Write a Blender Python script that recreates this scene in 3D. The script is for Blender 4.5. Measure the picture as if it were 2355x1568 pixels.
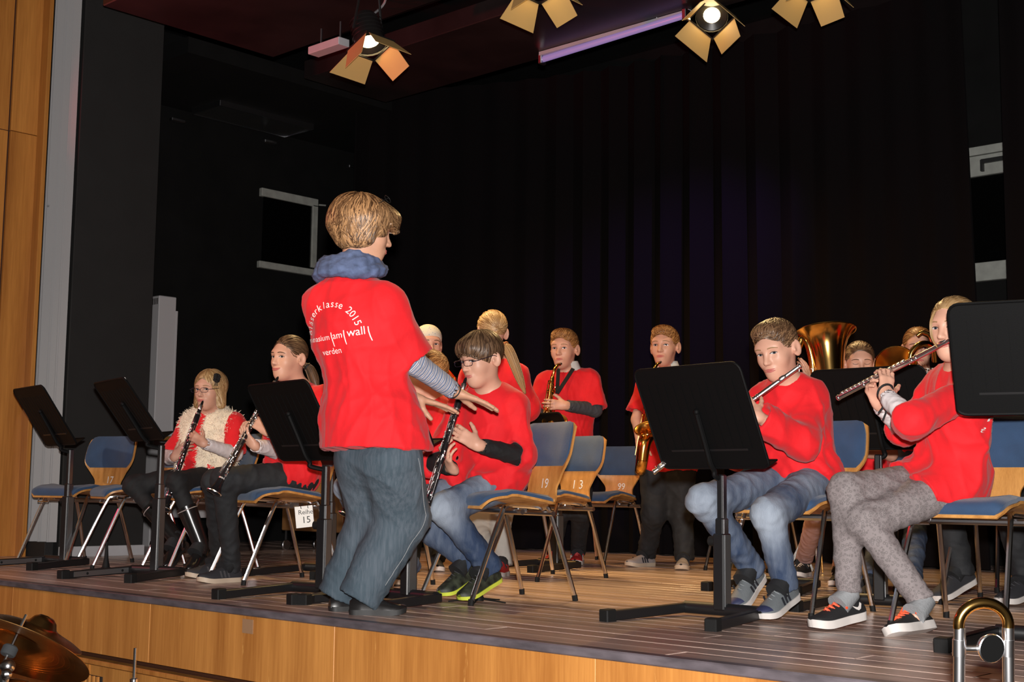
import bpy, bmesh, math, random
import numpy as np
from mathutils import Vector, Matrix
from mathutils.bvhtree import BVHTree
for o in list(bpy.data.objects): bpy.data.objects.remove(o)
scene = bpy.context.scene
COL = scene.collection
rnd = random.Random(7)
nrs = np.random.RandomState(11)
A = np.array
PI = math.pi
# ------------------------------------------------------------------ camera (world: X along the stage edge, Y up-stage, Z=0 stage floor)
FPX, CW, CH = 3050.0, 2355, 1568
YAW, PITCH, ROLL = math.radians(43.0), math.atan(341 / 3050.0), 0.012
CAM = A([0, 0, .48])
F0 = A([-math.sin(YAW), math.cos(YAW), 0]); R0 = A([math.cos(YAW), math.sin(YAW), 0]); UP = A([0, 0, 1.0])
FW = F0 * math.cos(PITCH) + UP * math.sin(PITCH); _u = UP * math.cos(PITCH) - F0 * math.sin(PITCH)
RT = R0 * math.cos(ROLL) + _u * math.sin(ROLL); UV = _u * math.cos(ROLL) - R0 * math.sin(ROLL)
def ray(px, py): return FW + RT * (px - CW / 2) / FPX - UV * (py - CH / 2) / FPX
def P(px, py, d): return CAM + ray(px, py) * d            # a point at a known distance
def G(px, py, z=0.0):                                     # a point on a level plane
    r = ray(px, py); return CAM + r * ((z - CAM[2]) / r[2])
def onX(px, py, x): r = ray(px, py); return CAM + r * (x / r[0])
def onY(px, py, y): r = ray(px, py); return CAM + r * (y / r[1])
cd = bpy.data.cameras.new('camera'); co = bpy.data.objects.new('camera', cd); COL.objects.link(co)
cd.sensor_width = 36; cd.lens = 36 * FPX / CW; cd.clip_start = .05; cd.clip_end = 60
co.matrix_world = Matrix([[RT[i], UV[i], -FW[i], CAM[i]] for i in range(3)] + [[0, 0, 0, 1]])
scene.camera = co
# ------------------------------------------------------------------ world, lights, exposure
vs = scene.view_settings
vs.view_transform = 'Standard'; vs.look = 'None'; vs.gamma = 1; vs.use_curve_mapping = False; vs.exposure = 0.0
w = bpy.data.worlds.new('hall'); scene.world = w; w.use_nodes = True
w.node_tree.nodes['Background'].inputs[0].default_value = (1.0, .8, .62, 1); w.node_tree.nodes['Background'].inputs[1].default_value = .03
def light(name, kind, loc, energy, col, aim=None, **kw):
    l = bpy.data.lights.new(name, kind); l.energy = energy; l.color = col
    for k, v in kw.items(): setattr(l, k, v)
    o = bpy.data.objects.new(name, l); COL.objects.link(o); o.location = loc
    if aim is not None: o.rotation_euler = (Vector(aim) - Vector(loc)).to_track_quat('-Z', 'Y').to_euler()
    return o
light('camera_flash', 'SPOT', tuple(CAM + UV * .16 + RT * .02 - FW * .05), 1650, (1, .96, .93), tuple(P(1177, 800, 6)), spot_size=math.radians(75), spot_blend=.35, shadow_soft_size=.035)
light('stage_spot_red', 'SPOT', (-9.2, .8, 3.2), 110, (1, .06, .16), (-4.6, 4.6, .8), spot_size=math.radians(60), spot_blend=.5, shadow_soft_size=.08)
light('stage_spot_violet', 'SPOT', (-3.6, 6.6, 3.5), 340, (.34, .12, 1), (-5.9, 8.1, 1.9), spot_size=math.radians(40), spot_blend=1, shadow_soft_size=.06)
light('stage_spot_amber_low', 'SPOT', (-8.3, 5.9, 3.62), 330, (1, .50, .14), (-5.2, 6.6, .9), spot_size=math.radians(70), spot_blend=.6, shadow_soft_size=.08)
light('front_spot_left', 'SPOT', (-7.6, -2.6, 4.4), 620, (1, .84, .70), (-6.7, 4.3, .75), spot_size=math.radians(30), spot_blend=.8, shadow_soft_size=.08)
light('front_spot_amber', 'SPOT', (-2.2, -2.6, 4.6), 900, (1, .62, .30), (-5.6, 6.6, 1.1), spot_size=math.radians(26), spot_blend=.8, shadow_soft_size=.08)
light('stage_spot_red_up', 'SPOT', (-8.6, 2.2, 1.9), 380, (1, .03, .06), (-6.9, 5.4, 3.6), spot_size=math.radians(36), spot_blend=.6, shadow_soft_size=.06)
# ------------------------------------------------------------------ materials
MATS = {}
def nodes(name):
    m = bpy.data.materials.new(name); m.use_nodes = True; nt = m.node_tree
    MATS[name] = m
    return m, nt, nt.nodes['Principled BSDF']
def ND(nt, t, **kw):
    n = nt.nodes.new(t)
    for k, v in kw.items(): setattr(n, k, v)
    return n
def c4(c): return (c[0], c[1], c[2], 1)
def srgb(r, g, b):
    f = lambda v: ((v / 255 + .055) / 1.055) ** 2.4 if v > 10 else v / 255 / 12.92
    return (f(r), f(g), f(b))
def mat(name, col, rough=.5, metal=0, var=0, scale=20, bump=0, bscale=60, stretch=(1, 1, 1), spec=.5, emit=None, coat=0, sheen=0):
    m, nt, b = nodes(name)
    b.inputs['Base Color'].default_value = c4(col); b.inputs['Roughness'].default_value = rough; b.inputs['Metallic'].default_value = metal
    b.inputs['Specular IOR Level'].default_value = spec
    if coat: b.inputs['Coat Weight'].default_value = coat
    if sheen: b.inputs['Sheen Weight'].default_value = sheen
    if emit: b.inputs['Emission Color'].default_value = c4(emit[0]); b.inputs['Emission Strength'].default_value = emit[1]
    if var or bump:
        tc = ND(nt, 'ShaderNodeTexCoord'); mp = ND(nt, 'ShaderNodeMapping'); mp.inputs['Scale'].default_value = stretch
        nt.links.new(tc.outputs['Object'], mp.inputs['Vector'])
    if var:
        n = ND(nt, 'ShaderNodeTexNoise'); n.inputs['Scale'].default_value = scale; n.inputs['Detail'].default_value = 6
        nt.links.new(mp.outputs[0], n.inputs['Vector'])
        r = ND(nt, 'ShaderNodeValToRGB'); e = r.color_ramp.elements
        e[0].position = .3; e[1].position = .7
        e[0].color = c4([max(0, v * (1 - var)) for v in col]); e[1].color = c4([min(1, v * (1 + var)) for v in col])
        nt.links.new(n.outputs['Fac'], r.inputs[0]); nt.links.new(r.outputs[0], b.inputs['Base Color'])
    if bump:
        n2 = ND(nt, 'ShaderNodeTexNoise'); n2.inputs['Scale'].default_value = bscale; n2.inputs['Detail'].default_value = 4
        bp = ND(nt, 'ShaderNodeBump'); bp.inputs['Strength'].default_value = bump; bp.inputs['Distance'].default_value = .004
        nt.links.new(mp.outputs[0], n2.inputs['Vector']); nt.links.new(n2.outputs['Fac'], bp.inputs['Height']); nt.links.new(bp.outputs[0], b.inputs['Normal'])
    return m
def wood(name, c0, c1, grain, rough=.4, objvar=.0, scale=9, scratch=0, spec=.5):
    # grain: axis along which the fibres run; figure of long streaks plus a little per-piece tone
    m, nt, b = nodes(name); b.inputs['Roughness'].default_value = rough; b.inputs['Specular IOR Level'].default_value = spec
    tc = ND(nt, 'ShaderNodeTexCoord'); mp = ND(nt, 'ShaderNodeMapping')
    sc = [1.0, 1.0, 1.0]; sc[grain] = .045; mp.inputs['Scale'].default_value = sc
    nt.links.new(tc.outputs['Object'], mp.inputs['Vector'])
    oi = ND(nt, 'ShaderNodeObjectInfo'); ml = ND(nt, 'ShaderNodeMath', operation='MULTIPLY'); ml.inputs[1].default_value = 37.0
    nt.links.new(oi.outputs['Random'], ml.inputs[0])
    ad = ND(nt, 'ShaderNodeVectorMath', operation='ADD'); nt.links.new(mp.outputs[0], ad.inputs[0]); nt.links.new(ml.outputs[0], ad.inputs[1])
    n1 = ND(nt, 'ShaderNodeTexNoise'); n1.inputs['Scale'].default_value = scale; n1.inputs['Detail'].default_value = 3
    n2 = ND(nt, 'ShaderNodeTexNoise'); n2.inputs['Scale'].default_value = scale * 14; n2.inputs['Detail'].default_value = 4
    for n in (n1, n2): nt.links.new(ad.outputs[0], n.inputs['Vector'])
    mx = ND(nt, 'ShaderNodeMath', operation='MULTIPLY_ADD'); mx.inputs[1].default_value = .45
    nt.links.new(n2.outputs['Fac'], mx.inputs[0]); nt.links.new(n1.outputs['Fac'], mx.inputs[2])
    m3 = ND(nt, 'ShaderNodeMath', operation='MULTIPLY_ADD'); m3.inputs[1].default_value = objvar; nt.links.new(oi.outputs['Random'], m3.inputs[0]); nt.links.new(mx.outputs[0], m3.inputs[2])
    r = ND(nt, 'ShaderNodeValToRGB'); e = r.color_ramp.elements
    e[0].position = .48 + objvar * .3; e[1].position = .95 + objvar * .5; e[0].color = c4(c0); e[1].color = c4(c1)
    nt.links.new(m3.outputs[0], r.inputs[0])
    out = r.outputs[0]
    if scratch:
        ns = ND(nt, 'ShaderNodeTexNoise'); ns.inputs['Scale'].default_value = scratch; ns.inputs['Detail'].default_value = 8; ns.inputs['Roughness'].default_value = .75
        m4 = ND(nt, 'ShaderNodeMapping'); s2 = [1.0] * 3; s2[grain] = .12; m4.inputs['Scale'].default_value = s2
        nt.links.new(tc.outputs['Object'], m4.inputs['Vector']); nt.links.new(m4.outputs[0], ns.inputs['Vector'])
        rr = ND(nt, 'ShaderNodeValToRGB'); rr.color_ramp.elements[0].position = .63; rr.color_ramp.elements[1].position = .72
        nt.links.new(ns.outputs['Fac'], rr.inputs[0])
        mc = ND(nt, 'ShaderNodeMixRGB'); mc.inputs[2].default_value = c4([min(1, v * 2.0 + .05) for v in c1])
        mm = ND(nt, 'ShaderNodeMath', operation='MULTIPLY'); mm.inputs[1].default_value = .55
        nt.links.new(rr.outputs[0], mm.inputs[0]); nt.links.new(mm.outputs[0], mc.inputs[0]); nt.links.new(out, mc.inputs[1]); out = mc.outputs[0]
    nt.links.new(out, b.inputs['Base Color'])
    bp = ND(nt, 'ShaderNodeBump'); bp.inputs['Strength'].default_value = .15; bp.inputs['Distance'].default_value = .002
    nt.links.new(n2.outputs['Fac'], bp.inputs['Height']); nt.links.new(bp.outputs[0], b.inputs['Normal'])
    return m
def attrmat(name, attr, c0, c1, rough=.6, bump=0, bscale=300, sheen=0, noise=.0, nscale=60, stretch=(1, 1, 1), metal=0, spec=.4):
    # colour runs between two tones by a per-vertex value of the thing itself (worn denim, hair shade)
    m, nt, b = nodes(name); b.inputs['Roughness'].default_value = rough; b.inputs['Metallic'].default_value = metal; b.inputs['Specular IOR Level'].default_value = spec
    if sheen: b.inputs['Sheen Weight'].default_value = sheen
    a = ND(nt, 'ShaderNodeAttribute'); a.attribute_name = attr
    mx = ND(nt, 'ShaderNodeMixRGB'); mx.inputs[1].default_value = c4(c0); mx.inputs[2].default_value = c4(c1)
    fac = a.outputs['Fac']
    tc = ND(nt, 'ShaderNodeTexCoord'); mp = ND(nt, 'ShaderNodeMapping'); mp.inputs['Scale'].default_value = stretch; nt.links.new(tc.outputs['Object'], mp.inputs['Vector'])
    if noise:
        n = ND(nt, 'ShaderNodeTexNoise'); n.inputs['Scale'].default_value = nscale; n.inputs['Detail'].default_value = 5; nt.links.new(mp.outputs[0], n.inputs['Vector'])
        s = ND(nt, 'ShaderNodeMath', operation='SUBTRACT'); s.inputs[1].default_value = .5; nt.links.new(n.outputs['Fac'], s.inputs[0])
        ma = ND(nt, 'ShaderNodeMath', operation='MULTIPLY_ADD', use_clamp=True); ma.inputs[1].default_value = noise; nt.links.new(s.outputs[0], ma.inputs[0]); nt.links.new(fac, ma.inputs[2]); fac = ma.outputs[0]
    nt.links.new(fac, mx.inputs[0]); nt.links.new(mx.outputs[0], b.inputs['Base Color'])
    if bump:
        n2 = ND(nt, 'ShaderNodeTexNoise'); n2.inputs['Scale'].default_value = bscale; bp = ND(nt, 'ShaderNodeBump'); bp.inputs['Strength'].default_value = bump; bp.inputs['Distance'].default_value = .003
        nt.links.new(mp.outputs[0], n2.inputs['Vector']); nt.links.new(n2.outputs['Fac'], bp.inputs['Height']); nt.links.new(bp.outputs[0], b.inputs['Normal'])
    return m
def colmat(name, attr='col', rough=.4, spec=.5):
    m, nt, b = nodes(name); b.inputs['Roughness'].default_value = rough; b.inputs['Specular IOR Level'].default_value = spec
    a = ND(nt, 'ShaderNodeAttribute'); a.attribute_name = attr; nt.links.new(a.outputs['Color'], b.inputs['Base Color'])
    return m
# ------------------------------------------------------------------ mesh helpers
def nv(v): v = A(v, float); return v / (np.linalg.norm(v) + 1e-12)
def mesh_np(name, V, Fc, mt=None, smooth=True, attr=None):
    me = bpy.data.meshes.new(name)
    if isinstance(Fc, np.ndarray):
        V = np.ascontiguousarray(V, np.float32); n, k = Fc.shape
        me.vertices.add(len(V)); me.vertices.foreach_set('co', V.ravel())
        me.loops.add(n * k); me.loops.foreach_set('vertex_index', np.ascontiguousarray(Fc, np.int32).ravel())
        me.polygons.add(n); me.polygons.foreach_set('loop_start', np.arange(0, n * k, k, dtype=np.int32))
        me.update(calc_edges=True)
    else:
        me.from_pydata([tuple(map(float, v)) for v in V], [], Fc); me.update()
    if smooth: me.polygons.foreach_set('use_smooth', np.ones(len(me.polygons), bool))
    if mt: me.materials.append(mt)
    if attr:
        for k, v in attr.items():
            v = np.asarray(v, np.float32)
            if v.ndim == 1: a = me.attributes.new(k, 'FLOAT', 'POINT'); a.data.foreach_set('value', v)
            else:
                a = me.attributes.new(k, 'FLOAT_COLOR', 'POINT'); a.data.foreach_set('color', np.concatenate([v[:, :3], np.ones((len(v), 1), np.float32)], 1).ravel())
    return me
def link(name, me, parent=None, loc=(0, 0, 0), rz=0.0):
    o = bpy.data.objects.new(name, me); COL.objects.link(o); o.location = tuple(map(float, loc)); o.rotation_euler = (0, 0, rz)
    if parent is not None: o.parent = parent
    return o
def tag(o, label, cat, group=None, kind=None):
    if label: o['label'] = label
    if cat: o['category'] = cat
    if group: o['group'] = group
    if kind: o['kind'] = kind
    return o
def empty(name, label, cat, loc, rz=0.0, group=None):
    o = link(name, None, None, loc, rz); o.empty_display_size = .1
    return tag(o, label, cat, group)
def copy_tree(o, parent=None):
    c = o.copy(); COL.objects.link(c)
    if parent is not None: c.parent = parent
    for ch in list(o.children): copy_tree(ch, c)
    return c
class MB:
    def __init__(s, org=(0, 0, 0)): s.v = []; s.f = []; s.o = A(org, float)
    def add(s, V, Fc):
        n = len(s.v); s.v.extend([A(v, float) - s.o for v in V]); s.f.extend([tuple(i + n for i in f) for f in Fc]); return s
    def box(s, c, size, M=None, bev=0.0):
        c = A(c, float); hx, hy, hz = [v / 2 for v in size]; M = np.eye(3) if M is None else M
        b = min(bev, hx * .9, hy * .9, hz * .9)
        if b <= 0:
            V = [c + M @ A([x, y, z]) for x in (-hx, hx) for y in (-hy, hy) for z in (-hz, hz)]
            return s.add(V, [(0, 1, 3, 2), (4, 6, 7, 5), (0, 4, 5, 1), (2, 3, 7, 6), (0, 2, 6, 4), (1, 5, 7, 3)])
        V = []; idx = {}
        for sx in (-1, 1):
            for sy in (-1, 1):
                for sz in (-1, 1):
                    for ax in range(3):
                        p = [sx * (hx - b), sy * (hy - b), sz * (hz - b)]; p[ax] += (sx, sy, sz)[ax] * b
                        idx[(sx, sy, sz, ax)] = len(V); V.append(c + M @ A(p))
        Fc = []
        for ax in range(3):
            o1, o2 = [i for i in range(3) if i != ax]
            for sg in (-1, 1):
                q = []
                for a1, a2 in ((-1, -1), (1, -1), (1, 1), (-1, 1)):
                    k = [0] * 3; k[ax] = sg; k[o1] = a1; k[o2] = a2; q.append(idx[tuple(k) + (ax,)])
                flip = (sg < 0) != (ax == 1)
                Fc.append(tuple(reversed(q)) if flip else tuple(q))
            for a1 in (-1, 1):
                for a2 in (-1, 1):
                    q = []
                    for sg, of in ((-1, o1), (1, o1), (1, o2), (-1, o2)):
                        k = [0] * 3; k[ax] = sg; k[o1] = a1; k[o2] = a2; q.append(idx[tuple(k) + (of,)])
                    Fc.append(tuple(q) if (a1 * a2 > 0) != (ax == 1) else tuple(reversed(q)))
        for sx in (-1, 1):
            for sy in (-1, 1):
                for sz in (-1, 1):
                    q = [idx[(sx, sy, sz, a)] for a in range(3)]
                    Fc.append(tuple(q) if sx * sy * sz > 0 else tuple(reversed(q)))
        return s.add(V, Fc)
    def tube(s, pts, r, n=8, cap=True, flat=None, closed=False):
        pts = [A(p, float) for p in pts]; m = len(pts)
        rs = [r] * m if np.isscalar(r) else list(r)
        T = []
        for i in range(m):
            if closed: t = pts[(i + 1) % m] - pts[i - 1]
            else: t = pts[min(i + 1, m - 1)] - pts[max(i - 1, 0)]
            T.append(nv(t))
        u = nv(np.cross(T[0], A([.13, .27, .95]) if abs(T[0][2]) < .9 else A([1, .1, 0])))
        V = []
        for i in range(m):
            u = nv(u - T[i] * (u @ T[i])); w_ = np.cross(T[i], u)
            for k in range(n):
                a = 2 * PI * k / n; V.append(pts[i] + rs[i] * (math.cos(a) * u + math.sin(a) * w_))
        Fc = []
        for i in range(m if closed else m - 1):
            j = (i + 1) % m
            for k in range(n):
                l = (k + 1) % n; Fc.append((i * n + k, i * n + l, j * n + l, j * n + k))
        if cap and not closed:
            Fc.append(tuple(range(n - 1, -1, -1))); Fc.append(tuple(range((m - 1) * n, m * n)))
        return s.add(V, Fc)
    def lathe(s, prof, o=(0, 0, 0), ax=(0, 0, 1), n=20, cap=(False, False)):
        o = A(o, float); t = nv(ax); u = nv(np.cross(t, [.13, .97, .2] if abs(t[1]) < .9 else [1, .1, 0])); w_ = np.cross(t, u)
        V = [o + t * z + r * (math.cos(2 * PI * k / n) * u + math.sin(2 * PI * k / n) * w_) for r, z in prof for k in range(n)]
        Fc = [(i * n + k, i * n + (k + 1) % n, (i + 1) * n + (k + 1) % n, (i + 1) * n + k) for i in range(len(prof) - 1) for k in range(n)]
        if cap[0]: Fc.append(tuple(range(n - 1, -1, -1)))
        if cap[1]: Fc.append(tuple(range((len(prof) - 1) * n, len(prof) * n)))
        return s.add(V, Fc)
    def ball(s, c, r, n=8, m=5, M=None):
        r = A([r] * 3 if np.isscalar(r) else r, float); M = np.eye(3) if M is None else M
        V = [A(c) + M @ (r * A([math.sin(PI * i / m) * math.cos(2 * PI * k / n), math.sin(PI * i / m) * math.sin(2 * PI * k / n), math.cos(PI * i / m)])) for i in range(m + 1) for k in range(n)]
        return s.add(V, [(i * n + k, (i + 1) * n + k, (i + 1) * n + (k + 1) % n, i * n + (k + 1) % n) for i in range(m) for k in range(n)])
    def grid(s, Pg, flip=False):
        n, m = len(Pg), len(Pg[0]); V = [p for row in Pg for p in row]
        Fc = [(i * m + j, i * m + j + 1, (i + 1) * m + j + 1, (i + 1) * m + j) for i in range(n - 1) for j in range(m - 1)]
        return s.add(V, [tuple(reversed(f)) for f in Fc] if flip else Fc)
    def slab(s, top, bot):
        # closed sheet between two matching point grids
        n, m = len(top), len(top[0]); k = len(s.v)
        s.grid(top); s.grid(bot, True)
        rim = [(i, 0) for i in range(n)] + [(n - 1, j) for j in range(1, m)] + [(i, m - 1) for i in range(n - 2, -1, -1)] + [(0, j) for j in range(m - 2, 0, -1)]
        for a, b in zip(rim, rim[1:] + rim[:1]):
            s.f.append((k + a[0] * m + a[1], k + b[0] * m + b[1], k + n * m + b[0] * m + b[1], k + n * m + a[0] * m + a[1]))
        return s
    def poly(s, pts, nrm, th):
        pts = [A(p, float) for p in pts]; d = nv(nrm) * th; n = len(pts)
        return s.add([p + d for p in pts] + [p - d for p in pts], [tuple(range(n)), tuple(range(2 * n - 1, n - 1, -1))] + [(i, i + n, (i + 1) % n + n, (i + 1) % n) for i in range(n)])
    def mesh(s, name, mt, smooth=False):
        me = mesh_np(name, s.v, s.f, mt, bool(smooth))
        bm = bmesh.new(); bm.from_mesh(me); bmesh.ops.recalc_face_normals(bm, faces=bm.faces); bm.to_mesh(me); bm.free()
        if smooth: me.set_sharp_from_angle(angle=math.radians(42))
        return me
    def obj(s, name, mt, parent=None, smooth=False, loc=(0, 0, 0), rz=0):
        me = s.mesh(name, mt, smooth); return link(name, me, parent, loc, rz)
def smooth_curve(pts, n=6):
    pts = [A(p, float) for p in pts]; out = []
    for i in range(len(pts) - 1):
        p0, p1, p2, p3 = pts[max(i - 1, 0)], pts[i], pts[i + 1], pts[min(i + 2, len(pts) - 1)]
        for k in range(n):
            t = k / n
            out.append(.5 * (2 * p1 + (p2 - p0) * t + (2 * p0 - 5 * p1 + 4 * p2 - p3) * t * t + (3 * p1 - p0 - 3 * p2 + p3) * t ** 3))
    out.append(pts[-1]); return out
def text_mesh(s, size, res=3):
    cu = bpy.data.curves.new('lettering', 'FONT'); cu.body = s; cu.size = size; cu.resolution_u = res; cu.align_x = 'CENTER'
    o = bpy.data.objects.new('lettering', cu); COL.objects.link(o)
    dg = bpy.context.evaluated_depsgraph_get(); me = o.evaluated_get(dg).to_mesh()
    V = np.array([v.co[:] for v in me.vertices]).reshape(-1, 3); Fc = [tuple(p.vertices) for p in me.polygons]
    o.evaluated_get(dg).to_mesh_clear(); bpy.data.objects.remove(o); bpy.data.curves.remove(cu)
    return V, Fc
# ------------------------------------------------------------------ organic surfaces: blended distance fields meshed on a grid
class Sdf:
    def __init__(s): s.ops = []
    def rc(s, a, b, ra, rb=None, k=.02, op='u', fl=None, cut=0):
        a = A(a, float); b = A(b, float); rb = ra if rb is None else rb
        R_ = max(ra, rb) * (1.0 if fl is None else max(1, fl[1])); s.ops.append((op, 'rc', (a, b, ra, rb, fl, cut), k, np.minimum(a, b) - R_, np.maximum(a, b) + R_)); return s
    def el(s, c, r, M=None, k=.02, op='u'):
        c = A(c, float); r = A(r, float); R_ = r.max(); s.ops.append((op, 'el', (c, r, np.eye(3) if M is None else A(M)), k, c - R_, c + R_)); return s
    def cut(s, p, n, k=.004): s.ops.append(('c', 'pl', (A(p, float), nv(n)), k, None, None)); return s
    def prim(s, kind, q, x, y, z):
        if kind == 'rc':
            a, b, ra, rb, fl, cut = q; x = x - a[0]; y = y - a[1]; z = z - a[2]; ab = b - a
            if fl is not None:
                n, f = fl; e = 1 / f - 1; t = (x * n[0] + y * n[1] + z * n[2]) * e; x = x + t * n[0]; y = y + t * n[1]; z = z + t * n[2]; ab = ab + e * (ab @ n) * n
            L2 = ab @ ab + 1e-12; t0 = (x * ab[0] + y * ab[1] + z * ab[2]) / L2; t = np.clip(t0, 0, 1)
            d = np.sqrt((x - t * ab[0]) ** 2 + (y - t * ab[1]) ** 2 + (z - t * ab[2]) ** 2) - (ra + (rb - ra) * t)
            if fl is not None: d = d * min(1, fl[1]) ** .5
            if cut & 1: d = np.maximum(d, (t0 - 1) * math.sqrt(L2))
            if cut & 2: d = np.maximum(d, -t0 * math.sqrt(L2))
            return d
        if kind == 'el':
            c, r, M = q; x = x - c[0]; y = y - c[1]; z = z - c[2]
            u = [(M[i][0] * x + M[i][1] * y + M[i][2] * z) / r[i] for i in range(3)]
            k0 = np.sqrt(u[0] ** 2 + u[1] ** 2 + u[2] ** 2) + 1e-9; k1 = np.sqrt((u[0] / r[0]) ** 2 + (u[1] / r[1]) ** 2 + (u[2] / r[2]) ** 2) + 1e-9
            return k0 * (k0 - 1) / k1
        p, n = q; return (x - p[0]) * n[0] + (y - p[1]) * n[1] + (z - p[2]) * n[2]
    @staticmethod
    def comb(op, D, d, k):
        if op == 'u': h = np.maximum(k - np.abs(D - d), 0) / k; return np.minimum(D, d) - h * h * k * .25
        if op == 's': d = -d
        h = np.maximum(k - np.abs(D - d), 0) / k; return np.maximum(D, d) + h * h * k * .25
    def ev(s, Pt):
        x, y, z = Pt[:, 0], Pt[:, 1], Pt[:, 2]; D = np.full(len(Pt), 1.0)
        for op, kind, q, k, lo, hi in s.ops: D = s.comb(op, D, s.prim(kind, q, x, y, z), k)
        return D
    def grad(s, Pt, e=.002):
        g = np.stack([s.ev(Pt + A(o) * e) - s.ev(Pt - A(o) * e) for o in ((1, 0, 0), (0, 1, 0), (0, 0, 1))], 1)
        return g / (np.linalg.norm(g, axis=1, keepdims=True) + 1e-9)
    def bounds(s, pad=.02):
        lo = np.min([o[4] for o in s.ops if o[0] == 'u'], 0) - pad; hi = np.max([o[5] for o in s.ops if o[0] == 'u'], 0) + pad; return lo, hi
    def mesh(s, h, lo=None, hi=None, holes=()):
        if lo is None: lo, hi = s.bounds(2 * h)
        n = np.maximum(np.ceil((hi - lo) / h).astype(int) + 1, 4)
        ax = [(lo[i] + h * np.arange(n[i])).astype(np.float32) for i in range(3)]
        D = np.full(tuple(n), 1.0, np.float32)
        for op, kind, q, k, bl, bh in s.ops:
            if bl is None: sl = (slice(None),) * 3
            else:
                m = k + 2.5 * h; i0 = np.maximum(np.floor((bl - m - lo) / h).astype(int), 0); i1 = np.minimum(np.ceil((bh + m - lo) / h).astype(int) + 1, n)
                if (i1 <= i0).any(): continue
                sl = tuple(slice(i0[i], i1[i]) for i in range(3))
            D[sl] = s.comb(op, D[sl], s.prim(kind, q, ax[0][sl[0]][:, None, None], ax[1][sl[1]][None, :, None], ax[2][sl[2]][None, None, :]), k)
        return nets(D, lo, h, holes)
def nets(D, lo, h, holes=()):
    S = D < 0; nx, ny, nz = D.shape
    cnt = np.zeros((nx - 1, ny - 1, nz - 1), np.uint8)
    OF = [(i, j, k) for i in (0, 1) for j in (0, 1) for k in (0, 1)]
    for i, j, k in OF: cnt += S[i:nx - 1 + i, j:ny - 1 + j, k:nz - 1 + k]
    I, J, K = np.nonzero((cnt > 0) & (cnt < 8))
    if len(I) == 0: return np.zeros((0, 3)), np.zeros((0, 4), int)
    idx = np.full(cnt.shape, -1, np.int32); idx[I, J, K] = np.arange(len(I))
    cv = {o: D[I + o[0], J + o[1], K + o[2]] for o in OF}
    acc = np.zeros((len(I), 3)); num = np.zeros(len(I))
    for a in OF:
        for d in range(3):
            if a[d]: continue
            b = list(a); b[d] = 1; b = tuple(b); va, vb = cv[a], cv[b]; m = (va < 0) != (vb < 0)
            t = np.where(m, va / np.where(m, va - vb, 1), 0); p = np.tile(A(a, float), (len(I), 1)); p[:, d] += t
            acc[m] += p[m]; num[m] += 1
    V = A(lo) + h * (np.stack([I, J, K], 1) + acc / num[:, None])
    Q = []
    for d in range(3):
        sl0 = [slice(1, -1)] * 3; sl1 = [slice(1, -1)] * 3; sl0[d] = slice(0, -1); sl1[d] = slice(1, None)
        s0 = S[tuple(sl0)]; s1 = S[tuple(sl1)]; e1, e2 = (d + 1) % 3, (d + 2) % 3
        for inside_first in (True, False):
            c = np.stack(np.nonzero((s0 & ~s1) if inside_first else (~s0 & s1)), 1)
            if len(c) == 0: continue
            base = c.copy(); base[:, e1] += 1; base[:, e2] += 1
            q = []
            for o1, o2 in ((-1, -1), (0, -1), (0, 0), (-1, 0)):
                p = base.copy(); p[:, e1] += o1; p[:, e2] += o2; q.append(idx[p[:, 0], p[:, 1], p[:, 2]])
            q = np.stack(q, 1); Q.append(q if inside_first else q[:, ::-1])
    Q = np.concatenate(Q); Q = Q[(Q >= 0).all(1)]
    for bl, bh in holes:
        ins = ((V > bl) & (V < bh)).all(1); Q = Q[~ins[Q].all(1)]
    return V, Q
def weld(parts):
    V = []; Q = []; n = 0
    for v, q in parts: V.append(v); Q.append(q + n); n += len(v)
    return np.concatenate(V), np.concatenate(Q)
def vnormals(V, Q):
    n = np.cross(V[Q[:, 2]] - V[Q[:, 0]], V[Q[:, 3]] - V[Q[:, 1]]); N = np.zeros_like(V)
    for k in range(4): np.add.at(N, Q[:, k], n)
    return N / (np.linalg.norm(N, axis=1, keepdims=True) + 1e-12)
def folds(V, seed, f=22., n=7, amp=.004, stretch=None):
    r = np.random.RandomState(seed); out = np.zeros(len(V)); X = V if stretch is None else V @ stretch
    for i in range(n):
        d = r.normal(size=3); d /= np.linalg.norm(d); d2 = r.normal(size=3); ff = f * (.5 + 1.4 * r.rand())
        ph = X @ d * ff + r.rand() * 6 + 1.6 * np.sin(X @ d2 * f * .28 + r.rand() * 6)
        out += (1 - np.abs(np.sin(ph * .5))) ** 2 * (.5 + .5 * np.sin(X @ d2 * f * .2 + r.rand() * 6)) * (f / ff) ** .7
    return (out - out.mean()) * amp
def relax(V, Q, it=2, w=.5):
    for _ in range(it):
        s_ = np.zeros_like(V); c = np.zeros(len(V))
        for a, b in ((0, 1), (1, 2), (2, 3), (3, 0)):
            np.add.at(s_, Q[:, a], V[Q[:, b]]); np.add.at(c, Q[:, a], 1); np.add.at(s_, Q[:, b], V[Q[:, a]]); np.add.at(c, Q[:, b], 1)
        V = V * (1 - w) + w * s_ / np.maximum(c, 1)[:, None]
    return V
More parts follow.
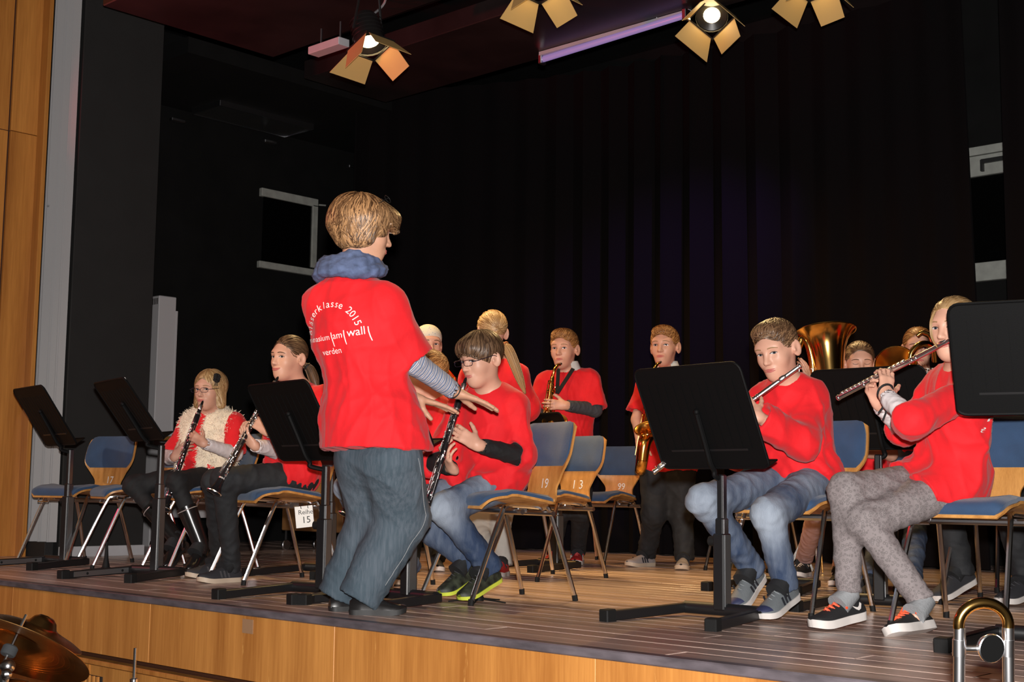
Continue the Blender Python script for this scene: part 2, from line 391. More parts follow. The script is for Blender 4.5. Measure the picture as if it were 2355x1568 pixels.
# ================================================================== the stage house
m_plank = wood('plank_oak', (.255, .174, .146), (.56, .415, .35), 0, rough=.28, objvar=.22, scale=14, scratch=16)
m_gap = mat('joint_dirt', (.012, .008, .006), .9)
m_fascia = wood('fascia_veneer', (.34, .125, .026), (.60, .265, .065), 2, rough=.38, objvar=.12, scale=8, scratch=24)
m_jamb = wood('jamb_veneer', (.34, .12, .022), (.62, .26, .055), 2, rough=.4, objvar=.10, scale=7)
m_darkwood = mat('reveal_brown', (.05, .016, .006), .6)
m_trim = mat('edge_strip', (.10, .085, .095), .38, 0, var=.35, scale=30, stretch=(.3, 1, 1))
m_black = mat('black_wall', (.004, .004, .004), .85, var=.3, scale=4, spec=.2)
m_leg = mat('charcoal_wall', (.0105, .010, .0098), .8, var=.12, scale=5)
m_grey = mat('grey_paint', (.42, .42, .44), .6, var=.08, scale=6)
m_ceil = mat('ceiling_panel', (.018, .012, .012), .38, var=.3, scale=3)
m_house = mat('grey_velour', (.34, .335, .34), .85, bump=.25, bscale=200, sheen=.2)
m_velvet = mat('black_velvet', (.0034, .0026, .003), .95, bump=.3, bscale=120, spec=.1)
m_frame = mat('frame_paint', (.33, .34, .31), .55, var=.15, scale=14)
m_pane = mat('dark_glass', (.002, .002, .002), .05)
STAGE_Y = 3.2
def structure(o): o['kind'] = 'structure'; return o
# floor: a sub-floor with one oak board after another
fl = structure(MB().box((-4.6, 6.1, -.05), (13.4, 5.76, .06)).obj('floor', m_gap))
bw = .118; row = 0; y = STAGE_Y + .03
plank_meshes = {}
def plank_mesh(L):
    if L not in plank_meshes: plank_meshes[L] = MB().box((0, 0, 0), (L - .0035, bw - .004, .022), bev=.0025).mesh('plank', m_plank)
    return plank_meshes[L]
while y < 8.95:
    x = -11.2 - rnd.random() * 1.8
    while x < 2.0:
        L = rnd.choice([2.2, 2.8, 3.4, 4.0]); lo, hi = x, x + L
        if hi > -11.2 and lo < 2.0: link('plank', plank_mesh(L), fl, (x + L / 2, y + bw / 2, -.011 + rnd.uniform(-.0006, .0006)))
        x += L
    y += bw; row += 1
# stage front: edge strip, veneer fascia, reveal, lower cupboards
structure(MB().box((-4.6, STAGE_Y + .012, -.014), (13.4, .05, .03), bev=.004).obj('trim_1', m_trim))
ff = structure(MB().box((-4.6, STAGE_Y + .10, -.155), (13.4, .10, .30)).obj('wall_stage_front', m_darkwood))
x = -11.3
while x < 2.0:
    L = 1.24
    MB().box((0, 0, 0), (L - .003, .022, .253), bev=.0015).obj('panel', m_fascia, ff, loc=(x + L / 2, STAGE_Y + .012, -.153)); x += L
structure(MB().box((-4.6, STAGE_Y + .10, -.30), (13.4, .06, .05)).obj('trim_2', m_darkwood))
lw = structure(MB().box((-4.6, STAGE_Y + .115, -.66), (13.4, .06, .62)).obj('wall_stage_base', m_darkwood))
MB().box((-4.6, STAGE_Y + .055, -.325), (13.4, .07, .022), bev=.003).obj('ledge', m_fascia, lw)
x = -11.3; k = 0
while x < 2.0:
    L = .80
    if abs(x + 6.5) < .01: pass
    MB().box((0, 0, 0), (L - .03, .02, .56), bev=.003).obj('panel', m_fascia, lw, loc=(x + L / 2, STAGE_Y + .075, -.62))
    MB().box((0, 0, 0), (.018, .028, .56)).obj('stile', m_jamb, lw, loc=(x, STAGE_Y + .074, -.62)); x += L; k += 1
gv = G(190, 1550, -.43); gv = onY(190, 1553, STAGE_Y + .06)
MB().box((0, 0, 0), (.34, .012, .12)).obj('vent_recess', m_gap, lw, loc=(gv[0], STAGE_Y + .062, gv[2] - .05))
for i in range(9): MB().box((0, 0, 0), (.016, .012, .12)).obj('slat', m_fascia, lw, loc=(gv[0] - .15 + i * .0375, STAGE_Y + .052, gv[2] - .05))
structure(MB().box((-4.6, .2, -.98), (13.4, 6.2, .04)).obj('floor_hall', mat('hall_floor', (.10, .07, .05), .5, var=.2)))
# side and back of the stage house
structure(MB().box((-9.75, 6.6, 2.0), (.30, 5.2, 4.6)).obj('wall_left', m_black))
structure(MB().box((-4.4, 9.15, 2.0), (11.0, .3, 4.6)).obj('wall_back', m_black))
structure(MB().box((1.9, 6.1, 2.0), (.3, 6.2, 4.6)).obj('wall_right', m_black))
structure(MB().box((-4.2, 6.3, 4.36), (11.6, 6.2, .1)).obj('ceiling', m_black))
lg = structure(MB().box((-8.33, 4.73, 2.2), (.34, .62, 5.0), bev=.004).obj('wall_wing', m_leg))
structure(MB().box((-8.152, 4.73, .035), (.02, .63, .07), bev=.003).obj('baseboard_left', m_grey))
jb = structure(MB().box((-8.75, 3.55, 1.9), (.44, 1.52, 5.8)).obj('wall_proscenium', m_darkwood))
for (a, b) in ((2.8, 4.095), (4.10, 4.32)):
    for (z0, z1) in ((-.95, 2.86), (2.865, 5.4)):
        MB().box((0, 0, 0), (.024, b - a - .004, z1 - z0), bev=.002).obj('panel', m_jamb, jb, loc=(-8.515 if a > 3 else -8.535, (a + b) / 2, (z0 + z1) / 2))
structure(MB().box((-8.46, 4.305, 1.9), (.10, .03, 5.8), bev=.003).obj('trim_3', m_jamb))
# drapes
def drape(name, path, z0, z1, amp, wl, mt, label, cat, flare=0, seed=3, group=None):
    r = random.Random(seed); pts = smooth_curve([A([p[0], p[1], 0]) for p in path], 24); d = [0]
    for a, b in zip(pts, pts[1:]): d.append(d[-1] + np.linalg.norm(b - a))
    L = d[-1]; n = int(L / wl * 9); b = MB(); rows = []; phs = [r.uniform(-1, 1) for _ in range(n + 40)]
    for zi in range(9):
        v = zi / 8; z = z0 + (z1 - z0) * v; rowp = []
        for i in range(n + 1):
            s_ = L * i / n; j = min(max(np.searchsorted(d, s_), 1), len(pts) - 1); t = (s_ - d[j - 1]) / (d[j] - d[j - 1] + 1e-9)
            p = pts[j - 1] * (1 - t) + pts[j] * t; tg = nv(pts[j] - pts[j - 1]); nr = A([-tg[1], tg[0], 0])
            ph = 2 * PI * s_ / wl + 1.1 * math.sin(s_ * 2.3 + 1) + .3 * (1 - v) * math.sin(s_ * 5)
            a_ = amp * (.75 + .5 * math.sin(s_ * 1.7 + seed)) * (1.0 + .25 * (1 - v))
            q = p + nr * a_ * math.sin(ph) + tg * a_ * .35 * math.sin(2 * ph) + tg * flare * (1 - v) * (s_ / L) ** 4
            rowp.append(A([q[0], q[1], z]))
        rows.append(rowp)
    b.slab(rows, [[p + A([.006, .010, 0]) for p in rw] for rw in rows])
    o = b.obj(name, mt, None, True); return tag(o, label, cat, group)
drape('stage_curtain', [(-8.5, 7.1), (-8.1, 7.42), (-7.5, 7.75), (-6.6, 8.05), (-5.6, 8.18), (-4.6, 8.2), (-3.62, 8.2)], .015, 3.85, .05, .26, m_velvet, 'wide black velvet curtain closing the back of the stage', 'curtain', flare=.10, group='black back curtains')
drape('stage_curtain', [(-3.36, 8.15), (-2.4, 8.12), (-.4, 8.05)], .015, 3.85, .05, .24, m_velvet, 'black velvet curtain at the right edge beyond the narrow gap', 'curtain', seed=5, group='black back curtains')
drape('house_curtain', [(-8.45, 4.335), (-8.37, 4.35), (-8.29, 4.37), (-8.185, 4.385)], .10, 5.4, .030, .095, m_house, 'pale grey house curtain bunched beside the wooden jamb', 'curtain', seed=9)
structure(MB().box((-8.31, 4.36, .05), (.26, .06, .10), bev=.003).obj('baseboard_front', m_leg))
# windows
def frame_window(name, lo, hi, depth_axis, t, mats):
    # a painted frame of four bars around a dark pane; lo/hi are opposite corners on the wall plane
    lo = A(lo, float); hi = A(hi, float); c = (lo + hi) / 2; ax = [i for i in range(2) if i != depth_axis][0]; th = .05
    o = structure(link(name, None, None, c)); W_ = hi[ax] - lo[ax]; H_ = hi[2] - lo[2]
    def bar(n, off, sz, m):
        size = [0, 0, 0]; size[ax], size[2] = sz; size[depth_axis] = th if m is mats[0] else .01
        of = [0, 0, 0]; of[ax], of[2] = off; MB().box(of, size, bev=.004 if m is mats[0] else 0).obj(n, m, o)
    bar('frame_rail', (0, H_ / 2 - t / 2), (W_, t), mats[0]); bar('frame_rail', (0, -H_ / 2 + t * .4), (W_, t * .8), mats[0])
    bar('frame_stile', (W_ / 2 - t * .4, .1 * t), (t * .8, H_ - 1.8 * t), mats[0])
    bar('pane', (0, 0), (W_ - t, H_ - t), mats[1]); return o
w1 = frame_window('window_1', (-9.585, 6.96, 2.41), (-9.585, 7.60, 3.13), 0, .075, (m_frame, m_pane))
MB().tube([(.02, .33, .31), (.03, .40, .315)], .008).obj('latch', m_frame, w1)
a_, b_ = onY(2225, 338, 8.95), onY(2310, 640, 8.95)
w2 = structure(link('window_2', None, None, ((a_[0] + b_[0]) / 2, 8.95, (a_[2] + b_[2]) / 2)))
Wd = 1.5; zt = (a_[2] - b_[2]) / 2
MB().box((0, 0, zt - .045), (Wd, .05, .06), bev=.003).obj('frame_rail', m_frame, w2); MB().box((0, 0, zt - .155), (Wd, .05, .145), bev=.003).obj('frame_rail', m_frame, w2)
MB().box((0, 0, -zt + .06), (Wd, .05, .13), bev=.003).obj('frame_rail', m_frame, w2); MB().box((0, .01, 0), (Wd, .01, 2 * zt - .1)).obj('pane', m_pane, w2)
hd = MB(); hp = onY(2262, 378, 8.9) - A(w2.location); hd.box(hp + A([.10, -.01, .02]), (.22, .02, .03)); hd.box(hp + A([-.005, -.012, -.01]), (.018, .03, .08)); hd.obj('handle', mat('dark_metal', (.05, .05, .05), .4, .6), w2)
# ------------------------------------------------------------------ overhead: reflector panels, bars, lamps
def panel(x0, x1, y0, y1, z, th, label): return tag(MB().box(((x0 + x1) / 2, (y0 + y1) / 2, z + th / 2), (x1 - x0, y1 - y0, th), bev=.006).obj('ceiling_reflector', m_ceil), label, 'panel', 'dark ceiling reflector panels')
panel(-7.72, 1.2, 4.3, 5.68, 3.6, .14, 'dark ceiling panel nearest the audience, tinged red at its left end')
panel(-7.95, 1.2, 6.14, 6.98, 3.6, .14, 'dark ceiling panel behind the lamp bar, above the violet tube')
m_chrome = mat('chrome', (.80, .80, .82), .2, 1)
m_steel = mat('brushed_steel', (.45, .45, .47), .3, 1)
m_blackmetal = mat('black_metal', (.012, .012, .013), .38, .0, spec=.5)
m_rubber = mat('black_rubber', (.0065, .0065, .0065), .7, spec=.25)
def rod(name, a, b, r, mt, label, cat, group=None): return tag(MB(a).tube([a, b], r, 10).obj(name, mt, None, True, a), label, cat, group)
rod('lighting_bar', A([-7.5, 5.86, 3.72]), A([.8, 5.86, 3.72]), .024, m_blackmetal, 'thin black lighting bar running between the two ceiling panels', 'bar')
lt = A([-4.6, 5.86, 3.74])
for i, xx in enumerate((-7.0, -5.2, -2.5)): MB().tube([A([xx, 5.86, 3.73]) - A([-7.5, 5.86, 3.72]), A([xx, 5.86, 4.3]) - A([-7.5, 5.86, 3.72])], .01, 6).obj('hanger', m_blackmetal, bpy.data.objects['lighting_bar'])
# violet-lit tube lamp
ta, tb = G(1247, 137, 3.55), G(1578, 34, 3.55)
tl = empty('tube_lamp', 'long slim tube lamp glowing dim violet under the ceiling panel', 'lamp', ta)
m_tubeglass = mat('tube_glow', (.30, .26, .38), .25, 0, emit=((.30, .22, .62), .42))
MB(ta).tube([ta, tb], .022, 12).obj('tube', m_tubeglass, tl, True)
MB(ta).box((ta + tb) / 2 + A([0, .02, .035]), (np.linalg.norm(tb - ta), .05, .025)).obj('housing', m_grey, tl)
for q in (ta, tb): MB(ta).box(q, (.03, .06, .07), bev=.004).obj('end_cap', m_steel, tl)
for f_ in (.15, .8): q = ta * (1 - f_) + tb * f_; MB(ta).tube([q + A([0, .02, .04]), q + A([0, .02, .18])], .006, 6).obj('hanger', m_steel, tl)
# small batten on the bar
ba, bb = P(712, 124, 8.6), P(800, 92, 8.45)
bt = empty('strip_lamp', 'short grey strip lamp clamped to the left end of the bar', 'lamp', ba)
MB(ba).box((ba + bb) / 2, (np.linalg.norm(bb - ba), .09, .05), bev=.004).obj('housing', m_grey, bt)
for f_ in (.3, .8): q = ba * (1 - f_) + bb * f_; MB(ba).tube([q, q + A([0, 0, .14])], .008, 6).obj('clamp', m_steel, bt)
# flat switched-off ceiling lamp over the side stage
fx = empty('ceiling_lamp', 'switched-off flat rectangular lamp on the dark side wall ceiling', 'lamp', (-9.3, 6.66, 3.62))
MB().box((0, 0, .02), (.40, .96, .04), bev=.004).obj('diffuser', mat('lamp_diffuser', (.03, .033, .033), .3), fx)
for sx in (-1, 1): MB().box((sx * .203, 0, .018), (.012, .98, .05)).obj('rim', m_steel, fx)
for sy in (-1, 1): MB().box((0, sy * .487, .018), (.41, .012, .05)).obj('rim', m_steel, fx)
structure(MB().box((-9.0, 7.1, 3.72), (1.5, 3.6, .12)).obj('trim_4', m_black))
for i, (px, py) in enumerate(((408, 277), (620, 327), (812, 385))):
    q = onX(px, py, -9.5); tag(MB(q).box(q, (.05, .13, .03), bev=.006).obj('wall_bracket', m_steel, None, False, q), ['small pale bracket left of the flat side lamp', 'small pale bracket just below the flat side lamp', 'small pale bracket high in the dark back corner'][i], 'bracket', 'side wall brackets')
# theatre spotlights with barn doors
m_can = mat('spot_can', (.014, .013, .013), .35)
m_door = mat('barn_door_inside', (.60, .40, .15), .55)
m_lens = mat('lit_lens', (1, .85, .5), .2, emit=((1, .72, .34), 16))
m_cable = mat('grey_cable', (.22, .22, .23), .5)
def basis(z, x=None):
    z = nv(z); x = A([1., 0, 0]) if x is None else A(x, float); x = nv(x - z * (x @ z)); return np.stack([x, np.cross(z, x), z], 1)
def spotlight(pos, aim, label, energy, bar_z=3.72, size=.105, doors=(35, 35, 35, 35), tint=(1, .66, .28), xdir=None, outer=None, lens_r=.062):
    pos = A(pos, float); t = empty('spotlight', label, 'spotlight', pos, 0, 'theatre spotlights with barn doors')
    M = basis(A(aim) - pos, RT if xdir is None else xdir); L = lambda x, y, z: M @ A([x, y, z])
    b = MB()
    prof = [(.03, -.24), (.075, -.225), (.095, -.17), (.10, -.02), (.105, 0)]
    b.lathe(prof, (0, 0, 0), M[:, 2], 20, (True, False)); b.obj('can', m_can, t, True)
    for k in range(5): MB().lathe([(.1 + .006, -.05 - .03 * k), (.1 + .006, -.058 - .03 * k)], (0, 0, 0), M[:, 2], 20).obj('cooling_rib', m_can, t, True)
    MB().lathe([(.0, -.028), (lens_r * .6, -.024), (lens_r, -.032)], (0, 0, 0), M[:, 2], 20).obj('lens', m_lens, t, True); MB().lathe([(lens_r, -.032), (.098, -.012)], (0, 0, 0), M[:, 2], 20).obj('reflector_ring', m_can, t, True)
    fr = MB()
    for sx, sy, wx, wy in ((1, 0, .012, .22), (-1, 0, .012, .22), (0, 1, .22, .012), (0, -1, .22, .012)): fr.box(L(sx * .106, sy * .106, .006), (wx, wy, .012), M)
    fr.obj('door_frame', m_can, t)
    for k in range(4):
        a = k * PI / 2; ca, sa = math.cos(a), math.sin(a); op = math.radians(doors[k]); hw0, hw1, ln = .095, (.14 if k % 2 else .085), .17
        def Q(u, v, off=0): return L(*(A([ca * (.108 + math.sin(op) * v) - sa * u, sa * (.108 + math.sin(op) * v) + ca * u, .012 + math.cos(op) * v]) + off * A([ca * math.cos(op), sa * math.cos(op), -math.sin(op)])))
        MB().add([Q(-hw0, 0), Q(hw0, 0), Q(hw1, ln), Q(-hw1, ln), Q(-hw0, 0, .003), Q(hw0, 0, .003), Q(hw1, ln, .003), Q(-hw1, ln, .003)], [(0, 1, 2, 3), (4, 7, 6, 5), (0, 4, 5, 1), (1, 5, 6, 2), (2, 6, 7, 3), (3, 7, 4, 0)]).obj('barn_door', m_door, t); dm = t.children[-1].data; dm.materials.append(outer or m_can); dm.polygons[1].material_index = 1
    up = bar_z - pos[2]
    if up > .05:
        s1, s2 = L(.115, 0, -.1), L(-.115, 0, -.1); tp = A([0, 0, max(up - .06, .16)])
        MB().tube([s1, s1 * .6 + tp * .75, tp, s2 * .6 + tp * .75, s2], .009, 6).obj('yoke', m_can, t); MB().tube([tp, tp + A([0, 0, .08])], .012, 8).obj('clamp', m_steel, t, True)
        MB().tube(smooth_curve([L(.03, .02, -.23), L(.14, .05, -.3) + A([0, 0, .05]), tp + A([.16, .0, .0]), tp + A([.2, 0, .08])], 6), .008, 6).obj('cable', m_cable, t, True)
    l = light('spot_beam', 'SPOT', tuple(pos + M[:, 2] * .03), energy, tint, tuple(aim), spot_size=math.radians(62), spot_blend=.7, shadow_soft_size=.05)
    return t
s1p = P(852, 105, 8.35); s2p = P(1242, -25, 7.9); s3p = P(1637, 40, 8.6); s4p = P(1872, -30, 8.3)
def cam_aim(p, r, u, f, L=3.0): return p + L * nv(R0 * r + UP * u + F0 * f)
x45 = nv(R0 + F0)
spotlight(s1p, cam_aim(s1p, .22, -.90, -.30), 'lit spotlight with one red-tinged door, hanging left on the bar', 190, doors=(38, 30, 20, 70), xdir=x45, outer=m_door)
spotlight(s2p, cam_aim(s2p, .10, -.95, -.20), 'spotlight cut by the top edge, left of the bright lens', 190, doors=(38, 30, 25, 40), xdir=x45)
spotlight(s3p, cam_aim(s3p, -.10, -.70, -.68), 'spotlight whose glaring lens faces the hall, beside the violet tube', 190, doors=(20, 15, 25, 30), xdir=x45, lens_r=.055)
spotlight(s4p, cam_aim(s4p, -.06, -.95, -.22), 'spotlight cut by the top edge, right of the bright lens', 190, doors=(38, 30, 25, 40), xdir=x45)
tp = onY(570, 1440, STAGE_Y); tag(MB().box((0, 0, 0), (.07, .002, .055)).obj('tape_patch', mat('old_tape', (.30, .17, .09), .6), None, False, (tp[0], STAGE_Y - .0005, tp[2])), 'faded square of tape on the wooden stage front', 'tape')
# ================================================================== chairs
m_ply = wood('beech_ply', (.36, .15, .035), (.62, .30, .085), 2, rough=.32, objvar=.12, scale=26)
m_plyx = wood('beech_edge', (.50, .22, .05), (.66, .33, .10), 0, rough=.4, scale=30)
m_blue = mat('blue_upholstery', (.020, .055, .125), .8, var=.12, scale=14, bump=.35, bscale=420, sheen=.25)
m_white = mat('white_paint', (.80, .78, .74), .6)
CP = [(-.222, .398), (-.212, .421), (-.18, .435), (-.11, .440), (0, .432), (.10, .424), (.16, .424), (.192, .436), (.208, .462), (.216, .50), (.226, .555), (.242, .62), (.262, .70), (.285, .785)]
CWD = [.165, .19, .200, .205, .208, .200, .175, .135, .112, .110, .150, .203, .207, .196]
cpts = smooth_curve([A([0, p[0], p[1]]) for p in CP], 4); cwd = [float(v[0]) for v in smooth_curve([A([q, 0, 0]) for q in CWD], 4)]
def chair_surf(i, u, off=0.0):
    p = cpts[i]; t = nv(cpts[min(i + 1, len(cpts) - 1)] - cpts[max(i - 1, 0)]); n = A([0, -t[2], t[1]]) * (1 if True else -1)
    s_ = i / (len(cpts) - 1); w_ = cwd[i]
    seat = max(0, 1 - abs(s_ - .27) / .22); back = max(0, min(1, (s_ - .72) / .12))
    z = .020 * seat * u * u * (1.2 if p[1] > -.1 else .8); yb = -.030 * back * u * u
    top = max(0, (s_ - .94) / .06); drop = -.022 * top * max(0, abs(u) - .72) ** 2 / .0784
    return A([u * w_, p[1] + yb, p[2] + z + drop]) + n * off
NI = len(cpts)
def chair_sheet(i0, i1, u1, o0, o1, nu=10, edge=True):
    tp, bt = [], []
    for i in range(i0, i1 + 1):
        rt, rb = [], []
        for k in range(nu + 1):
            u = -u1 + 2 * u1 * k / nu
            f = 1.0
            if edge:
                e = min(1, (i - i0 + .15) / 3, (i1 - i + .15) / 3); f = min(1, e) ** .5
                uu = u * (1 - .10 * (1 - f)); g = min(1, (1 - abs(k / nu * 2 - 1) + .06) / .25) ** .5
            else: uu = u; g = 1
            rt.append(chair_surf(i, uu, o0 + (o1 - o0) * (f * g if edge else 1))); rb.append(chair_surf(i, uu, o0))
        tp.append(rt); bt.append(rb)
    return MB().slab(tp, bt)
def make_chair():
    t = empty('stacking_chair', 'x', 'chair', (0, 0, 0), 0, 'blue upholstered stacking chairs on stage')
    sh = chair_sheet(0, NI - 1, 1.0, -.011, 0, 12, False).obj('plywood_shell', m_ply, t, True)
    chair_sheet(2, 26, .97, .0005, .030, 12).obj('seat_pad', m_blue, t, True)
    chair_sheet(42, NI - 1, .955, .0005, .020, 12).obj('back_pad', m_blue, t, True)
    for s_ in (-1, 1):
        x = s_ * .172
        pts = smooth_curve([A([s_ * .205, -.285, .008]), A([s_ * .182, -.13, .36]), A([x, -.09, .408]), A([x, -.03, .412]), A([x, .09, .402]), A([s_ * .18, .14, .37]), A([s_ * .205, .255, .008])], 4)
        MB().tube(pts, .0105, 8).obj('side_frame', m_chrome, t, True)
        for yy in (-.285, .255): MB().tube([(s_ * .205, yy, 0), (s_ * .203, yy * .985, .025)], .0125, 8).obj('foot_glide', m_rubber, t)
    for yy, zz in ((-.06, .385), (.10, .378)): MB().tube([(-.25, yy, zz), (.25, yy, zz)], .0115, 8).obj('cross_bar', m_steel, t, True)
    for s_ in (-1, 1): MB().box((s_ * .12, .02, .392), (.03, .05, .024), bev=.003).obj('bracket', m_steel, t)
    MB().tube([(-.19, -.15, .405), (-.19, -.16, .372), (-.10, -.16, .372), (-.10, -.15, .40)], .004, 6).obj('linking_hook', m_chrome, t)
    return t
chair0 = make_chair()
def chair_number(t, s, sz=.062, u0=.0):
    V, Fc = text_mesh(s, sz); out = []
    for v in V:
        x = v[0] + u0; z = .488 + v[1]
        i = min(range(30, NI - 1), key=lambda k: abs(cpts[k][2] - z)); p = chair_surf(i, x / cwd[i], .0012); out.append(A([p[0], p[1], z]))
    # facing the sitter's side: mirror so that it reads from the front
    link('painted_number', mesh_np('painted_number', out, Fc, m_white, False), t)
first = [True]
def chair(x, y, rz, label, num=None):
    if first[0]: t = chair0; first[0] = False
    else: t = copy_tree(chair0)
    t.location = (x, y, 0); t.rotation_euler = (0, 0, math.radians(rz)); t['label'] = label; CH_L.append((t, num)); return t
CH_L = []
chair(-7.56, 4.22, 14, 'empty blue chair number 17, leftmost on the stage', '17')
chair(-7.03, 4.28, -16, 'empty blue chair between chair 17 and the fur-vest girl')
chair(-6.52, 4.42, -12, 'blue chair carrying the girl in the cream fur vest')
chair(-5.56, 4.22, -10, 'blue chair of the ponytailed clarinet girl, with the row card', '2')
chair(-4.05, 4.29, -13, 'blue chair number 19 under the clarinet boy in glasses', '19')
chair(-4.72, 4.40, -8, 'blue chair behind the conductor, under the half-hidden clarinet boy')
chair(-4.88, 5.54, -3, 'empty blue chair number 13 behind the clarinet boy', '1 3')
chair(-5.70, 7.02, 6, 'empty blue chair number 99, farthest from the audience', '99')
chair(-2.87, 4.80, 3, 'blue chair under the flute boy in jeans')
chair(-2.13, 4.80, 4, 'blue chair nearest the right edge, under the flute girl', '1')
chair(-4.60, 7.18, 10, 'blue chair hidden behind the dark-trousered saxophone boy')
chair(-3.40, 6.38, 14, 'blue chair of the girl with the upright brass horn')
chair(-3.02, 6.75, 10, 'blue chair of the brass player at the far right')
chair(-2.47, 5.92, 6, 'blue chair behind the flute girl, under the player in dark jeans')
for t, num in CH_L:
    if num: chair_number(t, num, .062 if len(num) < 3 else .07, .02 if num != '1' else -.03)
# row card hanging on a chair
rc_ = P(700, 1188, 6.45); cdn = empty('row_card', 'white card reading Reihe 15 hung below a chair seat', 'card', rc_)
m_card = mat('white_card', (.78, .76, .72), .6); m_ink = mat('black_ink', (.015, .015, .015), .6)
Mc = basis(-F0 * .98 - R0 * .15, R0); Mc = np.stack([nv(R0 + UP * .12), nv(UP - R0 * .12), np.cross(nv(R0 + UP * .12), nv(UP - R0 * .12))], 1)
MB().box((0, 0, 0), (.088, .104, .0025), Mc, .001).obj('card', m_card, cdn)
for s, yy, sz in (('Reihe', .012, .032), ('15', -.030, .045)):
    V, Fc = text_mesh(s, sz); link('lettering', mesh_np('lettering', [Mc @ (A([v[0] + .008, v[1] + yy, .0019])) for v in V], Fc, m_ink, False), cdn)
for xx in (-.012, .022): MB().tube([Mc @ A([xx, .040, .002]), Mc @ A([xx, .052, .012]), Mc @ A([xx + .006, .066, .002]), Mc @ A([xx + .008, .055, -.01])], .0018, 6).obj('hook', m_blackmetal, cdn)
# ================================================================== music stands
m_desk = mat('stand_black', (.0032, .0032, .0034), .6, spec=.13, bump=.12, bscale=500)
m_desk2 = mat('stand_profile', (.008, .008, .009), .42, spec=.5)
m_alu = mat('stand_alu', (.30, .31, .32), .35, .9)
def music_stand(x, y, zb, base_rz, desk_rz, label, lean=25, dw=.53, dh=.40, silver=False, off=(0, 0)):
    t = empty('music_stand', label, 'music stand', (x, y, 0), math.radians(base_rz), 'black orchestra music stands')
    # base: crossbar and two legs to the front
    MB().tube([(-.17, 0, .032), (.17, 0, .032)], .024, 10).obj('base_bar', m_desk2, t, True)
    for s_ in (-1, 1):
        a = nv([s_ * .06, -.44, -.012]); M = np.stack([nv(np.cross(a, UP)), a, np.cross(nv(np.cross(a, UP)), a)], 1)
        lg_ = MB().box(A([s_ * .17, 0, .030]) + a * .20, (.036, .44, .036), M, .004).obj('leg', m_desk2, t)
        MB().box(A([s_ * .17, 0, .031]) + a * .43, (.046, .05, .050), M, .004).obj('rubber_cap', m_rubber, lg_)
        if silver and s_ < 0:
            MB().box(A([s_ * .17, 0, .031]) + a * .21 + M[:, 0] * (-.0195), (.002, .34, .026), M).obj('bright_strip', m_alu, lg_)
            for q in (.08, .30): MB().lathe([(.007, 0), (.007, .002)], A([s_ * .17, 0, .031]) + a * q - M[:, 0] * .021, -M[:, 0], 8, (True, True)).obj('bolt_hole', m_rubber, lg_)
    zt = zb - .055; h1 = min(.44, zt * .62); h2 = h1 + (zt - h1) * .3
    for nme, a, b, wd in (('lower_post', .03, h1, .048), ('middle_post', h1 - .02, h2, .036), ('upper_post', h2 - .02, zt + .03, .027)):
        MB().box((0, 0, (a + b) / 2), (wd, wd * 1.25, b - a), bev=.005).obj(nme, m_desk2, t)
        MB().box((wd * .5 + .0012, 0, (a + b) / 2), (.0025, wd * .8, b - a - .01)).obj('side_strip', m_alu if nme == 'lower_post' else m_steel, t)
    MB().lathe([(.016, 0), (.02, .004), (.02, .03), (.012, .036)], (-.024, 0, h1 - .03), (-1, 0, 0), 12, (True, True)).obj('clamp_knob', m_rubber, t, True)
    # desk: own swivel about the post
    la = math.radians(lean); Dn = A([0, -math.sin(la), math.cos(la)]); Nn = A([0, math.cos(la), math.sin(la)]); M = np.stack([A([1., 0, 0]), Dn, np.cross([1., 0, 0], Dn)], 1)
    cr = .035; out = []
    for cx, cy, a0 in ((dw / 2 - cr, dh - cr, 0), (-dw / 2 + cr, dh - cr, 90), (-dw / 2 + cr, cr * .6, 180), (dw / 2 - cr, cr * .6, 270)):
        for k in range(5): a = math.radians(a0 + 22.5 * k); out.append((cx + cr * math.cos(a), cy + cr * (.6 if cy < cr else 1) * math.sin(a)))
    me = MB().poly([M @ A([px_, py_, 0]) for px_, py_ in out], M[:, 2], .0022).mesh('desk', m_desk); br_ = math.radians(base_rz); dk = link('desk', me, t, (off[0] * math.cos(br_) + off[1] * math.sin(br_), -off[0] * math.sin(br_) + off[1] * math.cos(br_), zb), math.radians(desk_rz - base_rz))
    # rim, pressed ribs, lip and slot (sub-parts)
    MB().tube([M @ A([px_, py_, 0]) for px_, py_ in out], .0055, 6, closed=True).obj('rim', m_desk, dk, True)
    rb_ = MB()
    nr_ = 11
    for k in range(nr_): xx = -dw / 2 + .055 + (dw - .11) * k / (nr_ - 1); rb_.box(M @ A([xx, dh * .52, .0026]), (.003, dh * .66, .0022), M)
    rb_.obj('pressed_ribs', m_desk, dk)
    sg = 1 if (M[:, 2] @ A([0, 1, 0])) > 0 else -1   # musician's side
    MB().box(M @ A([0, .004, sg * .028]), (dw * .985, .004, .056), M, .0015).obj('lip', m_desk, dk); MB().tube([M @ A([-dw * .49, .006, sg * .056]), M @ A([dw * .49, .006, sg * .056])], .004, 6).obj('lip_edge', m_desk, dk, True)
    MB().box(M @ A([0, .075, -sg * .003]), (dw * .72, .008, .003), M).obj('slot_fold', m_desk2, dk)
    _a = math.radians(desk_rz); _q = A([-off[0] * math.cos(_a) - off[1] * math.sin(_a), off[0] * math.sin(_a) - off[1] * math.cos(_a), -.045])
    sp = [M @ A([0, .235, -sg * .007]), M @ A([0, .10, -sg * .012]), M @ A([0, .03, -sg * .016]), A([0, -.004, -.012]), A([.0, .0, -.03]), A(_q)]
    MB().tube(smooth_curve(sp, 4), .011, 8).obj('spine', m_desk, dk, True); MB().ball(sp[0], .014, 8, 5).obj('spine_rivet', m_desk, dk, True)
    return t, dk, M, sg
ST = {}
